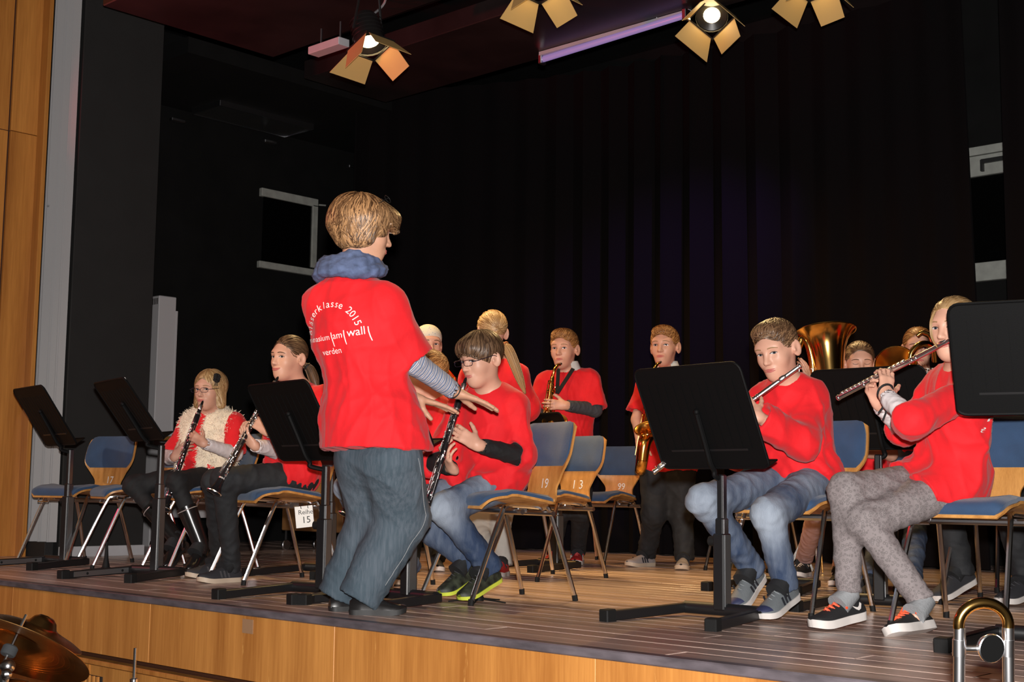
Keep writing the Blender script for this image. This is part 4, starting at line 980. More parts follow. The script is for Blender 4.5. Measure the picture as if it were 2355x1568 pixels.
    # trousers
    if trous:
        T = Sdf(); T.el(hipc + ax * .02, A((.142, .112, .12)) * b * leg, Mt.T, .03)
        for s_ in 'rl':
            hp, kn, an = j['hip' + s_], j['kn' + s_], j['an' + s_]; e = nv(an - kn)
            T.rc(hp, kn, (tk[0] + .008) * b * leg, (tk[1] + .004) * b * leg, .05); an = an + e * hemlen; T.rc(kn, an, tk[2] * 1.06 * b * leg, tk[3] * b * leg, .03, cut=1)
            T.rc(an - e * .03, an + e * .03, (tk[3] - .017) * b * leg, (tk[3] - .011) * b * leg, .003, op='s')
        V, Q = T.mesh(h); N = vnormals(V, Q); am = folds(V, seed + 50, 70, 8, .0036 * leg, A([[1, 0, 0], [0, 1, 0], [0, 0, .8]]))
        # creases gather behind the knee and at the ankle
        for s_ in 'rl':
            for c_, R_ in ((j['kn' + s_], .10), (j['an' + s_], .10)): wgt = np.exp(-((V - c_) ** 2).sum(1) / R_ ** 2); am += wgt * .0024 * np.sin((V @ nv(j['an' + s_] - j['kn' + s_])) * 150 + 2 * np.sin(V @ A([40., 30, 20])))
        V = V + N * am[:, None]; V = relax(V, Q, 1, .4); fade = np.zeros(len(V))
        for s_ in 'rl':
            kf = j['kn' + s_] + fw * .04; fade = np.maximum(fade, .85 * np.exp(-((V - kf) ** 2).sum(1) / .105 ** 2)); mid = (j['kn' + s_] + j['hip' + s_]) / 2 + UP * .06; fade = np.maximum(fade, .45 * np.exp(-((V - mid) ** 2).sum(1) / .13 ** 2))
        fade = np.clip(fade + .05 + .07 * np.sin(V @ A([9., 14, 8])), 0, 1)
        link('trousers', mesh_np('trousers', V - org, Q, trous, True, {'fade': fade}), root)
    if shoes and sock is None: sock = m_darkjean
    if sock:
        for s_ in 'rl': e = nv(j['an' + s_] - j['kn' + s_]); MB(org).tube([j['an' + s_] - e * .06, j['an' + s_] + e * .01, j['an' + s_] - UP * .04 + nv(feet[s_][1] - feet[s_][0]) * .055], [.042 * b, .042 * b, .043], 14).obj('sock', sock, root, True)
    # shirt
    if shirt:
        g = loose; T = Sdf(); so_r = .070 * b * g
        for s_ in 'rl':
            sh, el, wr = j['sh' + s_], j['el' + s_], j['wr' + s_]
            if sleeve <= 1: e = nv(el - sh); q = sh + (el - sh) * sleeve; T.rc(sh - ax * .008, q, .052 * b * (.6 + .4 * g), so_r, .06, cut=1)
            else: e = nv(wr - el); q = el + (wr - el) * (sleeve - 1); T.rc(sh - ax * .008, el, .053 * b * (.6 + .4 * g), .066 * b * g, .06); T.rc(el, q, .066 * b * g, so_r, .03, cut=1)
            dp = .045 if sleeve <= 1 else min(.045, np.linalg.norm(q - el) * .6); T.rc(q - e * dp, q + e * .03, so_r - .024, so_r - .012, .004, op='s')
        T.el(hipc + ax * Lt * .68, A((.148 * g, .108 * g, .19)) * b, Mt.T, .05); T.el(hipc + ax * Lt * .30, A((.142 * g, .112 * g, .20)) * b, Mt.T, .08)
        T.el(hipc + ax * .01, A((.158 * g, .128 * g, .13)) * b, Mt.T, .06)
        if skirt: T.el(hipc + ax * skirt[3] + fw * skirt[4], A(skirt[:3]), Mt.T, .08)
        if lap is not None:
            for s_ in 'rl': T.rc(j['hip' + s_] + ax * .02, j['hip' + s_] * (1 - lap) + j['kn' + s_] * lap + UP * .012, .092 * b, .088 * b, .05, cut=1)
        for s_ in 'rl': T.rc(nk - ax * .040, j['sh' + s_] - ax * .012, .050 * b, .052 * b, .07)
        T.el(nk + ax * .02 + fw * .012, A((neckhole, neckhole * .95, .062)) * b, Mt.T, .006, op='s')
        if hem is not None: T.cut(hem[0], hem[1])
        if seatz is not None: T.cut((0, 0, seatz), -UP)
        V, Q = T.mesh(h); N = vnormals(V, Q); wl = np.exp(-((V - (hipc + ax * Lt * .25)) ** 2).sum(1) / .24 ** 2)
        V = V + N * (folds(V, seed, 58, 9, .0078, A([[1, 0, 0], [0, 1, 0], [0, 0, .62]])) * (.55 + .75 * wl))[:, None]; V = relax(V, Q, 1, .35)
        so = link('shirt', mesh_np('shirt', V - org, Q, shirt, True), root)
    # long under-sleeves
    if under:
        for s_ in 'rl':
            sh, el, wr = j['sh' + s_], j['el' + s_], j['wr' + s_]; T = Sdf(); T.rc(sh * .35 + el * .65, el, .047 * b, .044 * b, .02, cut=2); q = el + (wr - el) * (.96 - cuff); T.rc(el, q, .046 * b, .034 * b, .02, cut=1); T.rc(q - nv(q - el) * .02, q + nv(q - el) * .02, .029 * b, .029 * b, .003, op='s')
            V, Q = T.mesh(.006); N = vnormals(V, Q); t_ = (V - el) @ nv(wr - el); V = V + N * (folds(V, seed + 9, 120, 7, .0022))[:, None]
            link('long_sleeve', mesh_np('long_sleeve', V - org, Q, under, True, {'along': t_}), root)
    if hair: add_hair(root, org, Hd, hair[0], hair[1], .005, seed)
    if shoes:
        for s_ in 'rl':
            kw = dict(shoes); q = kw.pop('at')[s_]; kw.update(q[2] if len(q) > 2 else {}); kw.pop('len', None); hl, to = feet[s_]
            shoe(root, org, hl, to, **kw)
    return dict(root=root, org=org, H=Hd, B=B, j=j, fw=fw, ax=ax, sx=sx, hip=hipc, d0=d0, shirt=so if shirt else None)
# ------------------------------------------------------------------ the cast
m_sole_w = mat('sole_white', (.62, .58, .55), .6); m_sole_y = mat('sole_neon', (.55, .62, .06), .5); m_sole_b = mat('sole_black', (.012, .012, .012), .6); m_sole_c = mat('sole_cream', (.50, .40, .30), .6)
m_leather = mat('black_leather', (.010, .009, .009), .25, coat=.3); m_shoe_grey = mat('shoe_grey', (.13, .145, .155), .6, bump=.3, bscale=200); m_shoe_black = mat('shoe_black', (.010, .010, .011), .7, bump=.3, bscale=200)
m_shoe_dark = mat('shoe_dark_suede', (.022, .022, .026), .8); m_shoe_ltgrey = mat('shoe_light_grey', (.30, .26, .25), .75); m_shoe_red = mat('shoe_red', (.42, .02, .02), .6); m_shoe_camo = mat('shoe_camo', (.022, .026, .016), .6, var=.9, scale=40)
m_orange = mat('orange_lace', (.90, .10, .035), .6); m_navy = mat('navy', (.02, .025, .07), .6); m_stripe_d = mat('stripe_dark', (.02, .022, .03), .5); m_stripe_g = mat('stripe_grey', (.06, .06, .065), .5); m_sock = mat('grey_sock', (.25, .26, .27), .8, bump=.4, bscale=150); m_pinklace = mat('pale_lace', (.55, .42, .32), .7)
m_bluescarf = mat('blue_scarf', (.075, .105, .20), .85, var=.35, scale=30, bump=.5, bscale=60); m_elastic = mat('black_elastic', (.01, .01, .01), .6)
def toward(a, b): return nv(A(b, float) - A(a, float))
PE = {}
# conductor, seen from behind
d = 5.05; q = lambda x, y, e=0.0, dd=5.05: P(x, y, dd + e)
PE['cond'] = person('woman conductor with short streaked hair, back turned, in red T-shirt and jeans', d, (838, 531, .02, 112, 10, 0),
    dict(neck=(802, 632, .03), shr=(888, 690, -.03), shl=(738, 692, .06), elr=(948, 832, .04), ell=(850, 860, .44), wrr=(1050, 903, .20), wrl=(955, 916, .46), hipr=(902, 1060, -.03), hipl=(838, 1058, .10), knr=(925, 1192, .06), knl=(862, 1190, .16), anr=(848, 1378, .0), anl=(797, 1372, .10), toer=(930, 1412, .05), toel=(860, 1405, .15)),
    m_red, m_denim_grey, b=1.06, hair=('lady', h_cond), hs=1.04, skin=m_skin_tan, hands=dict(r=dict(d=toward(q(1050, 903, .2), q(1122, 928, .24)), n=-UP * .95 - R0 * .2, curl=(4, 6, 5), thumb=(.75, .35, .35)), l=dict(d=toward(q(955, 916, .46), q(1030, 936, .5)), n=-UP, curl=(4, 6, 5), thumb=(.35, .5, .95))),
    sleeve=.93, under=m_stripe, cuff=.05, seed=5, hem=(q(858, 1032), -UP), loose=1.22, leg=1.0, tk=(.104, .092, .092, .078), skirt=(.200, .185, .24, .06, -.015), hsize=1.0, group='people on the stage', brow=m_brow_d, neckhole=.07,
    shoes=dict(upper=m_leather, sole=m_sole_b, at=dict(r=((808, 1413), (934, 1414), {'len': .215}), l=((762, 1405), (870, 1402), {'len': .20}))))
# girl with fur vest
d = 7.7; PE['fur'] = person('blonde girl with glasses and cream fur vest playing clarinet', d, (482, 897, -.06, -20, 4, 0),
    dict(neck=(488, 953, 0), shr=(434, 972, .06), shl=(540, 970, -.06), elr=(392, 1050, -.06), ell=(541, 1043, -.14), wrr=(402, 1050, -.27), wrl=(466, 1018, -.32), hipr=(450, 1098, .06), hipl=(482, 1098, -.07), knr=(305, 1116, -.08), knl=(406, 1108, -.38), anr=(388, 1262, -.15), anl=(448, 1272, -.42), toer=(380, 1312, -.3), toel=(432, 1320, -.55)),
    m_red, m_blackcloth, b=.92, hair=('bob', h_blond), hs=1.0, brow=m_brow_l, hands=dict(r=dict(d=toward(P(402, 1050, d - .27), P(428, 1022, d - .30)), n=F0 * .8 + R0 * .4, curl=(30, 40, 20)), l=dict(d=toward(P(466, 1018, d - .32), P(440, 1000, d - .29)), n=F0 * .9 - R0 * .3, curl=(25, 45, 25))),
    sleeve=.95, under=m_whitecloth, seed=11, seatz=.45, lap=.2, hsize=.82, tk=(.072, .058, .05, .042),
    shoes=dict(upper=m_leather, sole=m_sole_b, high=.02, at=dict(r=((408, 1272, -.15), (380, 1312, -.29), {'len': .235}), l=((462, 1288, -.40), (432, 1320, -.54), {'len': .235}))))
# ponytail girl
d = 6.85; PE['pony'] = person('smiling girl with brown ponytail in dark jeans, clarinet lowered', d, (664, 824, -.06, -36, 2, 2),
    dict(neck=(690, 890, 0), shr=(648, 918, .08), shl=(742, 914, -.08), elr=(634, 1034, -.08), ell=(702, 1015, -.2), wrr=(584, 1024, -.27), wrl=(614, 990, -.30), hipr=(652, 1098, .07), hipl=(690, 1098, -.06), knr=(494, 1108, -.10), knl=(516, 1104, -.26), anr=(506, 1296, -.05), anl=(544, 1302, -.22), toer=(428, 1330, 0), toel=(456, 1340, -.3)),
    m_red, m_darkjean, b=.98, hair=('tail', h_brown), hs=1.02, brow=m_brow_d, smile=1, gaze=-.4, hands=dict(r=dict(d=toward(P(584, 1024, d - .27), P(566, 1002, d - .28)), n=F0 * .6 + R0 * .6, curl=(30, 45, 25)), l=dict(d=toward(P(614, 990, d - .30), P(584, 968, d - .27)), n=F0 * .9 - R0 * .3, curl=(22, 40, 25))),
    sleeve=.95, under=m_whitecloth, seed=21, seatz=.45, lap=.25, hsize=.88, tk=(.078, .062, .054, .046), leg=1.03,
    shoes=dict(upper=m_shoe_dark, sole=m_sole_c, stripe=m_stripe_g, at=dict(r=((524, 1326), (428, 1330)), l=((566, 1336), (456, 1342)))))
# clarinet boy with glasses
d = 5.95; PE['boy'] = person('brown-haired boy with glasses and black sleeves playing clarinet', d, (1106, 826, -.07, -46, 14, 0),
    dict(neck=(1128, 902, 0), shr=(1062, 932, .08), shl=(1182, 928, -.06), elr=(1000, 1062, .0), ell=(1200, 1050, -.12), wrr=(1042, 1078, -.2), wrl=(1096, 1022, -.28), hipr=(1108, 1108, .08), hipl=(1166, 1108, -.06), knr=(930, 1172, -.05), knl=(1020, 1168, -.27), anr=(1046, 1300, -.15), anl=(1096, 1300, -.27), toer=(1015, 1378, -.2), toel=(1058, 1386, -.4)),
    m_red, m_denim, b=.98, hair=('fringe', h_brown), hs=1.04, gaze=-.3, iris=(.10, .06, .03), hands=dict(r=dict(d=toward(P(1042, 1078, d - .2), P(1022, 1046, d - .26)), n=F0 * .6 + R0 * .6, curl=(30, 45, 25)), l=dict(d=toward(P(1096, 1022, d - .28), P(1044, 988, d - .26)), n=F0 * .9 - R0 * .3, curl=(18, 35, 20))),
    sleeve=1.12, under=m_blackcloth, cuff=.05, seed=31, seatz=.45, lap=.42, loose=1.02, hsize=.92, tk=(.078, .066, .06, .052),
    shoes=dict(upper=m_shoe_camo, sole=m_sole_y, sole_h=.013, lace=m_shoe_black, at=dict(r=((1072, 1340, -.13), (1014, 1376, -.25)), l=((1128, 1346, -.24), (1060, 1386, -.38)))))
# half-hidden clarinet boy
d = 6.45; PE['hid'] = person('boy half hidden behind the conductor, blowing a clarinet', d, (980, 862, -.02, -78, 6, 0),
    dict(neck=(1000, 934, .02), shr=(985, 962, .13), shl=(1012, 968, -.11), elr=(965, 1050, .1), ell=(992, 1062, -.2), wrr=(880, 1060, .0), wrl=(910, 1005, -.15), hipr=(952, 1102, .07), hipl=(986, 1102, -.07), knr=(800, 1120, -.08), knl=(835, 1122, -.25), anr=(850, 1295, .0), anl=(910, 1302, -.1), toer=(800, 1345, -.1), toel=(890, 1350, -.2)),
    m_red, m_denim, b=.98, hair=('boy', h_red), hs=1.02, hands=dict(), sleeve=.95, seed=41, seatz=.45, lap=.3, hsize=.85,
    shoes=dict(upper=m_shoe_dark, sole=m_sole_c, at=dict(r=((870, 1335), (805, 1342)), l=((965, 1338), (905, 1348)))))
# girl with dotted headscarf
d = 8.0; PE['scarf'] = person('girl in white dotted headscarf standing behind the conductor', d, (985, 794, 0, 16, 3, 0),
    dict(neck=(978, 852, 0), shr=(930, 882, .02), shl=(1024, 882, 0), elr=(915, 965, -.02), ell=(1034, 965, -.02), wrr=(955, 985, -.2), wrl=(1000, 975, -.2), hipr=(958, 1062, 0), hipl=(996, 1062, 0), knr=(956, 1185, -.02), knl=(998, 1185, -.02), anr=(955, 1280, 0), anl=(1000, 1280, 0), toer=(950, 1308, -.2), toel=(1003, 1308, -.2)),
    m_red, m_darkjean, b=.98, hair=('scarf', m_bandana), hs=1.04, brow=m_brow_d, gaze=.6, seed=51, h=.01, hem=(P(975, 1075, d), -UP), shoes=dict(upper=m_shoe_dark, sole=m_sole_w, at=dict(r=((955, 1300), (945, 1316)), l=((1000, 1300), (1006, 1316)))))
# blonde ponytail girl from behind
d = 7.5; PE['blonde'] = person('girl with long blonde ponytail standing turned away, pale trousers', d, (1130, 764, 0, -158, 2, 0),
    dict(neck=(1138, 828, 0), shr=(1190, 858, -.02), shl=(1084, 862, .03), elr=(1212, 935, .04), ell=(1068, 935, .1), wrr=(1185, 960, .2), wrl=(1090, 970, .22), hipr=(1150, 1062, 0), hipl=(1104, 1062, .02), knr=(1148, 1185, .0), knl=(1102, 1185, .02), anr=(1146, 1288, 0), anl=(1098, 1285, .02), toer=(1148, 1318, .1), toel=(1090, 1315, .1)),
    m_red, m_lightgrey, b=1.0, hair=('tail', h_blond), hs=1.06, seed=61, sleeve=1.05, loose=1.12, face_on=False, hem=(P(1130, 1085, d), -UP), leg=1.1, h=.01, shoes=dict(upper=m_shoe_red, sole=m_sole_w, high=.04, lace=m_shoe_red, at=dict(r=((1160, 1322), (1135, 1328)), l=((1110, 1318), (1080, 1322)))))
# saxophone boys
d = 8.45; PE['sax1'] = person('ginger boy with grey sleeves playing saxophone, black neck strap', d, (1297, 803, -.03, -22, 4, 0),
    dict(neck=(1306, 853, 0), shr=(1256, 874, .05), shl=(1356, 870, -.03), elr=(1232, 940, 0), ell=(1368, 942, -.1), wrr=(1252, 985, -.2), wrl=(1300, 932, -.25), hipr=(1290, 1062, 0), hipl=(1332, 1062, 0), knr=(1288, 1175, 0), knl=(1336, 1175, 0), anr=(1284, 1268, 0), anl=(1338, 1268, 0), toer=(1268, 1298, -.2), toel=(1345, 1298, -.2)),
    m_red, m_darkjean, b=1.02, hair=('boy', h_red), hs=1.10, brow=m_brow_l, seed=71, sleeve=.98, under=m_greysleeve, loose=1.1, hsize=.9, h=.009, hem=(P(1310, 1075, d), -UP), hands=dict(l=dict(d=toward(P(1300, 932, d - .25), P(1268, 930, d - .27)), n=F0 * .9 - R0 * .3, curl=(20, 40, 25))), shoes=dict(upper=m_shoe_red, sole=m_sole_w, stripe=m_sole_w, lace=m_shoe_red, at=dict(r=((1292, 1288), (1262, 1297)), l=((1348, 1288), (1322, 1300)))))
d = 8.35; PE['sax2'] = person('boy with quiff and white collar playing saxophone behind a music stand', d, (1528, 797, -.03, -22, 2, 0),
    dict(neck=(1534, 853, 0), shr=(1488, 878, .05), shl=(1582, 876, -.03), elr=(1464, 965, 0), ell=(1592, 965, -.1), wrr=(1472, 1020, -.15), wrl=(1535, 965, -.24), hipr=(1508, 1078, 0), hipl=(1562, 1078, 0), knr=(1504, 1182, -.02), knl=(1568, 1184, -.02), anr=(1502, 1272, 0), anl=(1572, 1276, 0), toer=(1445, 1300, -.05), toel=(1565, 1308, -.2)),
    m_red, m_darkjean, b=1.05, hair=('boy', h_red), hs=1.12, brow=m_brow_l, seed=81, sleeve=.8, loose=1.12, leg=1.12, h=.009, hem=(P(1535, 1083, d), -UP), shoes=dict(upper=m_shoe_ltgrey, sole=m_sole_c, stripe=m_stripe_d, at=dict(r=((1530, 1300), (1442, 1304), {'len': .25}), l=((1592, 1298), (1566, 1312), {'len': .25}))))
# flute boy
d = 5.45; PE['flute1'] = person('light-haired boy in red T-shirt and blue jeans playing flute', d, (1786, 805, -.08, -40, 19, -6),
    dict(neck=(1814, 888, -.02), shr=(1752, 918, .06), shl=(1866, 912, -.06), elr=(1692, 1040, .0), ell=(1846, 1020, -.24), wrr=(1640, 1010, -.18), wrl=(1738, 955, -.30), hipr=(1808, 1106, .05), hipl=(1884, 1106, -.07), knr=(1618, 1150, -.25), knl=(1768, 1182, -.40), anr=(1712, 1308, -.2), anl=(1795, 1335, -.48), toer=(1692, 1410, -.25), toel=(1748, 1428, -.55)),
    m_red, m_denim, b=1.0, hair=('boy', h_mid), hs=1.05, brow=m_brow_l, gaze=-.5, seed=91, sleeve=1.92, seatz=.45, lap=.16, loose=1.0, hsize=.88, hands=dict(l=dict(d=toward(P(1738, 955, d - .3), P(1715, 925, d - .25)), n=F0, curl=(30, 40, 25)), r=dict(d=toward(P(1640, 1010, d - .18), P(1622, 985, d - .2)), n=F0, curl=(30, 40, 25))),
    shoes=dict(upper=m_shoe_grey, sole=m_sole_w, lace=m_shoe_grey, stripe=m_stripe_d, toecap=m_navy, at=dict(r=((1738, 1346, -.12), (1690, 1410, -.26)), l=((1816, 1384, -.40), (1752, 1430, -.55)))))
# flute girl in front
d = 4.95; PE['flute2'] = person('blonde girl in grey patterned trousers playing flute, face behind a stand', d, (2194, 757, -.14, -46, 4, 0),
    dict(neck=(2216, 850, -.06), shr=(2164, 884, .06), shl=(2244, 892, -.16), elr=(2078, 985, .16), ell=(2098, 968, -.30), wrr=(2018, 925, .06), wrl=(2036, 908, -.14), hipr=(2156, 1110, .06), hipl=(2214, 1112, -.08), knr=(1946, 1128, -.14), knl=(1992, 1200, -.22), anr=(1934, 1338, -.25), anl=(2088, 1362, -.40), toer=(1868, 1448, -.4), toel=(2052, 1466, -.6)),
    m_red, m_pattern, b=.94, hair=('tail', h_blond), hs=1.03, brow=m_brow_l, gaze=-.4, seed=101, sleeve=1.14, under=m_whitecloth, cuff=.03, seatz=.45, lap=.42, loose=1.02, hsize=.88, hands=dict(l=dict(d=toward(P(2036, 908, d - .14), P(2040, 862, d - .10)), n=F0 * .9 - R0 * .2, curl=(18, 42, 30)), r=dict(d=toward(P(2018, 925, d + .06), P(1998, 884, d + .04)), n=-F0 * .7 + R0 * .2 + UP * .2, curl=(35, 40, 25))), tk=(.078, .064, .058, .047), hemlen=.005, sock=m_sock,
    shoes=dict(upper=m_shoe_black, sole=m_sole_w, lace=m_orange, sole_h=.026, lw_=1.7, tick=m_sole_w, at=dict(r=((1974, 1424, -.18), (1868, 1450), {'len': .25}), l=((2160, 1446, -.30), (2050, 1466), {'len': .25, 'roll': -24}))))
# brass players at the back
d = 6.95; PE['horn1'] = person('girl with downcast eyes behind a stand, holding an upright brass horn', d, (1977, 835, -.04, -8, 10, 0),
    dict(neck=(1984, 906, 0), shr=(1936, 936, .02), shl=(2034, 936, 0), elr=(1908, 1005, -.05), ell=(2050, 1046, -.08), wrr=(1862, 885, -.2), wrl=(1966, 1042, -.22), hipr=(1962, 1112, .03), hipl=(2012, 1112, -.02), knr=(1890, 1145, -.3), knl=(1965, 1150, -.4), anr=(1852, 1292, .1), anl=(1940, 1300, -.1), toer=(1838, 1325, 0), toel=(1930, 1335, -.2)),
    m_red, m_pinkcloth, b=.95, hair=('tail', h_mid), hs=.98, closed=True, seed=111, h=.01, sleeve=.7, seatz=.45, lap=.25, hands=dict(r=dict(d=toward(P(1862, 885, d - .2), P(1854, 845, d - .22)), n=F0 * .5 - R0 * .6, curl=(8, 15, 12))), shoes=dict(upper=m_shoe_black, sole=m_sole_w, lace=m_pinklace, at=dict(r=((1862, 1322), (1828, 1328)), l=((1950, 1340), (1920, 1350)))))
d = 7.15; PE['horn2'] = person('ginger-haired brass player half hidden behind the flute girl', d, (2112, 802, -.02, -14, 6, 0),
    dict(neck=(2120, 864, 0), shr=(2072, 892, .02), shl=(2168, 892, 0), elr=(2082, 970, -.05), ell=(2180, 980, -.05), wrr=(2142, 890, -.24), wrl=(2120, 960, -.22), hipr=(2100, 1115, .03), hipl=(2150, 1115, 0), knr=(2040, 1150, -.3), knl=(2110, 1155, -.35), anr=(2004, 1310, -.3), anl=(2090, 1310, -.3), toer=(1990, 1370, -.5), toel=(2080, 1370, -.5)),
    m_red, m_denim, b=.98, hair=('tail', h_red), hs=1.02, seed=121, h=.01, sleeve=.7, seatz=.45, lap=.2, hands=dict(r=dict(d=toward(P(2142, 890, d - .24), P(2130, 848, d - .26)), n=F0 * .5 - R0 * .6, curl=(8, 15, 12))), shoes=dict(upper=m_shoe_dark, sole=m_sole_c, at=dict(r=((2022, 1372), (1985, 1384)), l=((2110, 1372), (2080, 1384)))))
d = 6.2; PE['dark'] = person('seated player in dark jeans and suede shoes behind the flute girl', d, (2335, 842, -.03, -20, 4, 0),
    dict(neck=(2338, 905, 0), shr=(2285, 935, .03), shl=(2395, 935, -.03), elr=(2270, 1030, -.05), ell=(2410, 1030, -.05), wrr=(2310, 1020, -.25), wrl=(2370, 1010, -.25), hipr=(2310, 1112, .05), hipl=(2362, 1112, -.05), knr=(2176, 1165, -.2), knl=(2318, 1168, -.36), anr=(2204, 1322, -.24), anl=(2345, 1330, -.4), toer=(2148, 1386, -.4), toel=(2300, 1392, -.5)),
    m_red, m_darkjean, b=1.0, hair=('boy', h_brown), hs=1.02, seed=131, h=.01, seatz=.45, lap=.2, leg=1.08, shoes=dict(upper=m_shoe_dark, sole=m_sole_w, lace=m_shoe_dark, at=dict(r=((2226, 1345, -.24), (2148, 1388, -.36), {'len': .27}), l=((2362, 1372, -.34), (2300, 1394, -.46), {'len': .27}))))
# ------------------------------------------------------------------ worn details
def ring(root, org, c, n, r, rr, mt, name, fl=1.0, parts=24):
    M = basis(n); MB(org).tube([A(c) + M @ A([r * math.cos(2 * PI * k / parts), r * fl * math.sin(2 * PI * k / parts), 0]) for k in range(parts)], rr, 6, closed=True).obj(name, mt, root, True)
pe = PE['cond']; org = pe['org']; j = pe['j']; H_ = pe['H']; root = pe['root']
# blue scarf
S = Sdf(); nk = j['neck'] + pe['ax'] * .012; r = random.Random(2)
for k, (zz, rr, tr) in enumerate(((-.014, .112, .024), (.012, .098, .026), (.036, .080, .022))):
    pts = [nk + pe['sx'] * rr * 1.08 * math.cos(a) + pe['fw'] * (rr * .92 * math.sin(a) + .012) + pe['ax'] * (zz + .012 * math.sin(a * 2 + k) - .022 * math.sin(a)) for a in [2 * PI * i / 18 for i in range(18)]]
    for a, b in zip(pts, pts[1:] + pts[:1]): S.rc(a, b, tr * r.uniform(.8, 1.2), tr, .012)
V, Q = S.mesh(.006); N = vnormals(V, Q); V = V + N * folds(V, 77, 190, 7, .0032, A([[.5, 0, 0], [0, .5, 0], [0, 0, 1.3]]))[:, None]; link('scarf', mesh_np('scarf', V - org, Q, m_bluescarf, True), root)
ring(root, org, j['wrr'] - nv(j['wrr'] - j['elr']) * .012, j['wrr'] - j['elr'], .030, .0028, m_elastic, 'wristband')
gh = MB(org)
for q in (-1, 1): gh.tube([H_.W((q * .03 + .018 * math.cos(a), .055 + .012 * math.sin(a), .132 - .01 * math.sin(a))) for a in [2 * PI * i / 14 for i in range(14)]], .0013, 5, closed=True)
gh.tube([H_.W((.05, .05, .13)), H_.W((.085, .02, .10)), H_.W((.09, -.03, .06))], .0014, 5); gh.obj('spectacles', m_blackmetal, root, True)
# jeans seam and hems
sp = smooth_curve([j['hipr'] + pe['sx'] * .105, (j['hipr'] + j['knr']) / 2 + pe['sx'] * .10, j['knr'] + pe['sx'] * .088, (j['knr'] + j['anr']) / 2 + pe['sx'] * .082, j['anr'] + pe['sx'] * .074], 6)
# lettering on the back of the shirts
def shirt_print(pe, px, py):
    org, sxv, axv, fwv = pe['org'], pe['sx'], pe['ax'], pe['fw']
    bv = BVHTree.FromPolygons([tuple(v.co) for v in pe['shirt'].data.vertices], [tuple(p.vertices) for p in pe['shirt'].data.polygons])
    if px is None: c0 = pe['j']['neck'] - axv * .20
    else: c0 = A(bv.ray_cast(Vector(CAM - org), Vector(nv(ray(px, py))))[0]) + org
    def onto(pts):
        out = []
        for x, y in pts:
            o = c0 + sxv * x + axv * y - fwv * .5 - org; hit, nr, _, _ = bv.ray_cast(Vector(o), Vector(fwv))
            out.append(A(hit) + A(nr) * .0022 if hit and A(nr) @ fwv < -.25 else None)
        return out
    def put(V, Fc):
        W_ = onto(V); keep = [q for q in Fc if all(W_[i] is not None for i in q) and max(np.linalg.norm(W_[a_] - W_[b_]) for a_ in q for b_ in q) < .05]
        if keep: link('lettering', mesh_np('lettering', [w_ if w_ is not None else A([0, 0, 0]) for w_ in W_], keep, m_white, False), pe['shirt'])
    def word(s, f, width, size=None):
        V, Fc = text_mesh(s, size or .03, 4); V = V * (1.0 if size else width / (V[:, 0].max() - V[:, 0].min())); V[:, 0] -= (V[:, 0].max() + V[:, 0].min()) / 2
        put([f(v[0], v[1]) for v in V], Fc)
    Ra = .106
    for ch, a0 in zip('Bl\u00e4serklasse 2015', np.linspace(-1.36, 1.30, 17)):
        if ch != ' ': word(ch, lambda x, y: (-.004 + Ra * math.sin(a0) + x * math.cos(a0) + y * math.sin(a0), .014 + Ra * math.cos(a0) - x * math.sin(a0) + y * math.cos(a0)), 0, .038)
    for wd_, cx_, ww in (('gymnasium', -.080, .138), ('am', .026, .040), ('wall', .099, .066)): word(wd_, lambda x, y: (x + cx_, y), ww)
    word('verden', lambda x, y: (x - .012, y - .055), .09)
    for xx in (.0, .054, .145): put([(xx - .0018, .026), (xx + .0018, .026), (xx + .0022, .008), (xx + .006, -.012), (xx + .009, -.028), (xx + .006, -.028), (xx + .002, -.012), (xx - .0018, .008)], [(0, 1, 2, 7), (7, 2, 3, 6), (6, 3, 4, 5)])
shirt_print(pe, 764, 780); shirt_print(PE['flute2'], None, None)
# outer seam and turned hems of the jeans
tro = [c_ for c_ in root.children if c_.name.startswith('trousers')][0]; bt_ = BVHTree.FromPolygons([tuple(v.co) for v in tro.data.vertices], [tuple(p.vertices) for p in tro.data.polygons])
m_thread = mat('pale_thread', (.30, .30, .30), .8); sid = nv(pe['sx'] * .9 - pe['fw'] * .15); pts = []
for k in range(26):
    f_ = k / 25; q = j['hipr'] + (j['knr'] - j['hipr']) * (f_ / .45) if f_ < .45 else j['knr'] + (j['anr'] - j['knr']) * ((f_ - .45) / .55)
    hit = bt_.ray_cast(Vector(q + sid * .4 - org), Vector(-sid))[0]
    if hit: pts.append(A(hit) + sid * .0005 + org)
MB(org).tube(pts, .0011, 5).obj('seam', m_thread, tro, True)
# spectacles
m_specs = mat('spec_frame', (.03, .025, .05), .3, .6)
for k in ('fur', 'boy'): glasses(PE[k]['root'], PE[k]['org'], PE[k]['H'], m_specs)
# fur vest
pe = PE['fur']; org = pe['org']; j = pe['j']; hc, ax, fw, sx = pe['hip'], pe['ax'], pe['fw'], pe['sx']; Lt = np.linalg.norm(j['neck'] - hc); Mt = np.stack([sx, fw, ax], 1); b = .92
S = Sdf(); S.el(hc + ax * Lt * .66, A((.185, .145, .21)) * b, Mt.T, .05); S.el(hc + ax * Lt * .28, A((.188, .155, .22)) * b, Mt.T, .08)
for s_ in 'rl': S.rc(j['neck'] - ax * .04, j['sh' + s_] - ax * .012 - (j['sh' + s_] - j['neck']) * .12,   .074 * b, .072 * b, .05)
for s_ in 'rl':
    e = nv(j['el' + s_] - j['sh' + s_]); sg = 1 if s_ == 'r' else -1; S.rc(j['sh' + s_] + sx * sg * .06 - ax * .03, j['el' + s_] + sx * sg * .03, .066 * b, .082 * b, .01, op='s')
S.el(j['neck'] + ax * .03 + fw * .03, A((.070, .080, .085)) * b, Mt.T, .01, op='s')
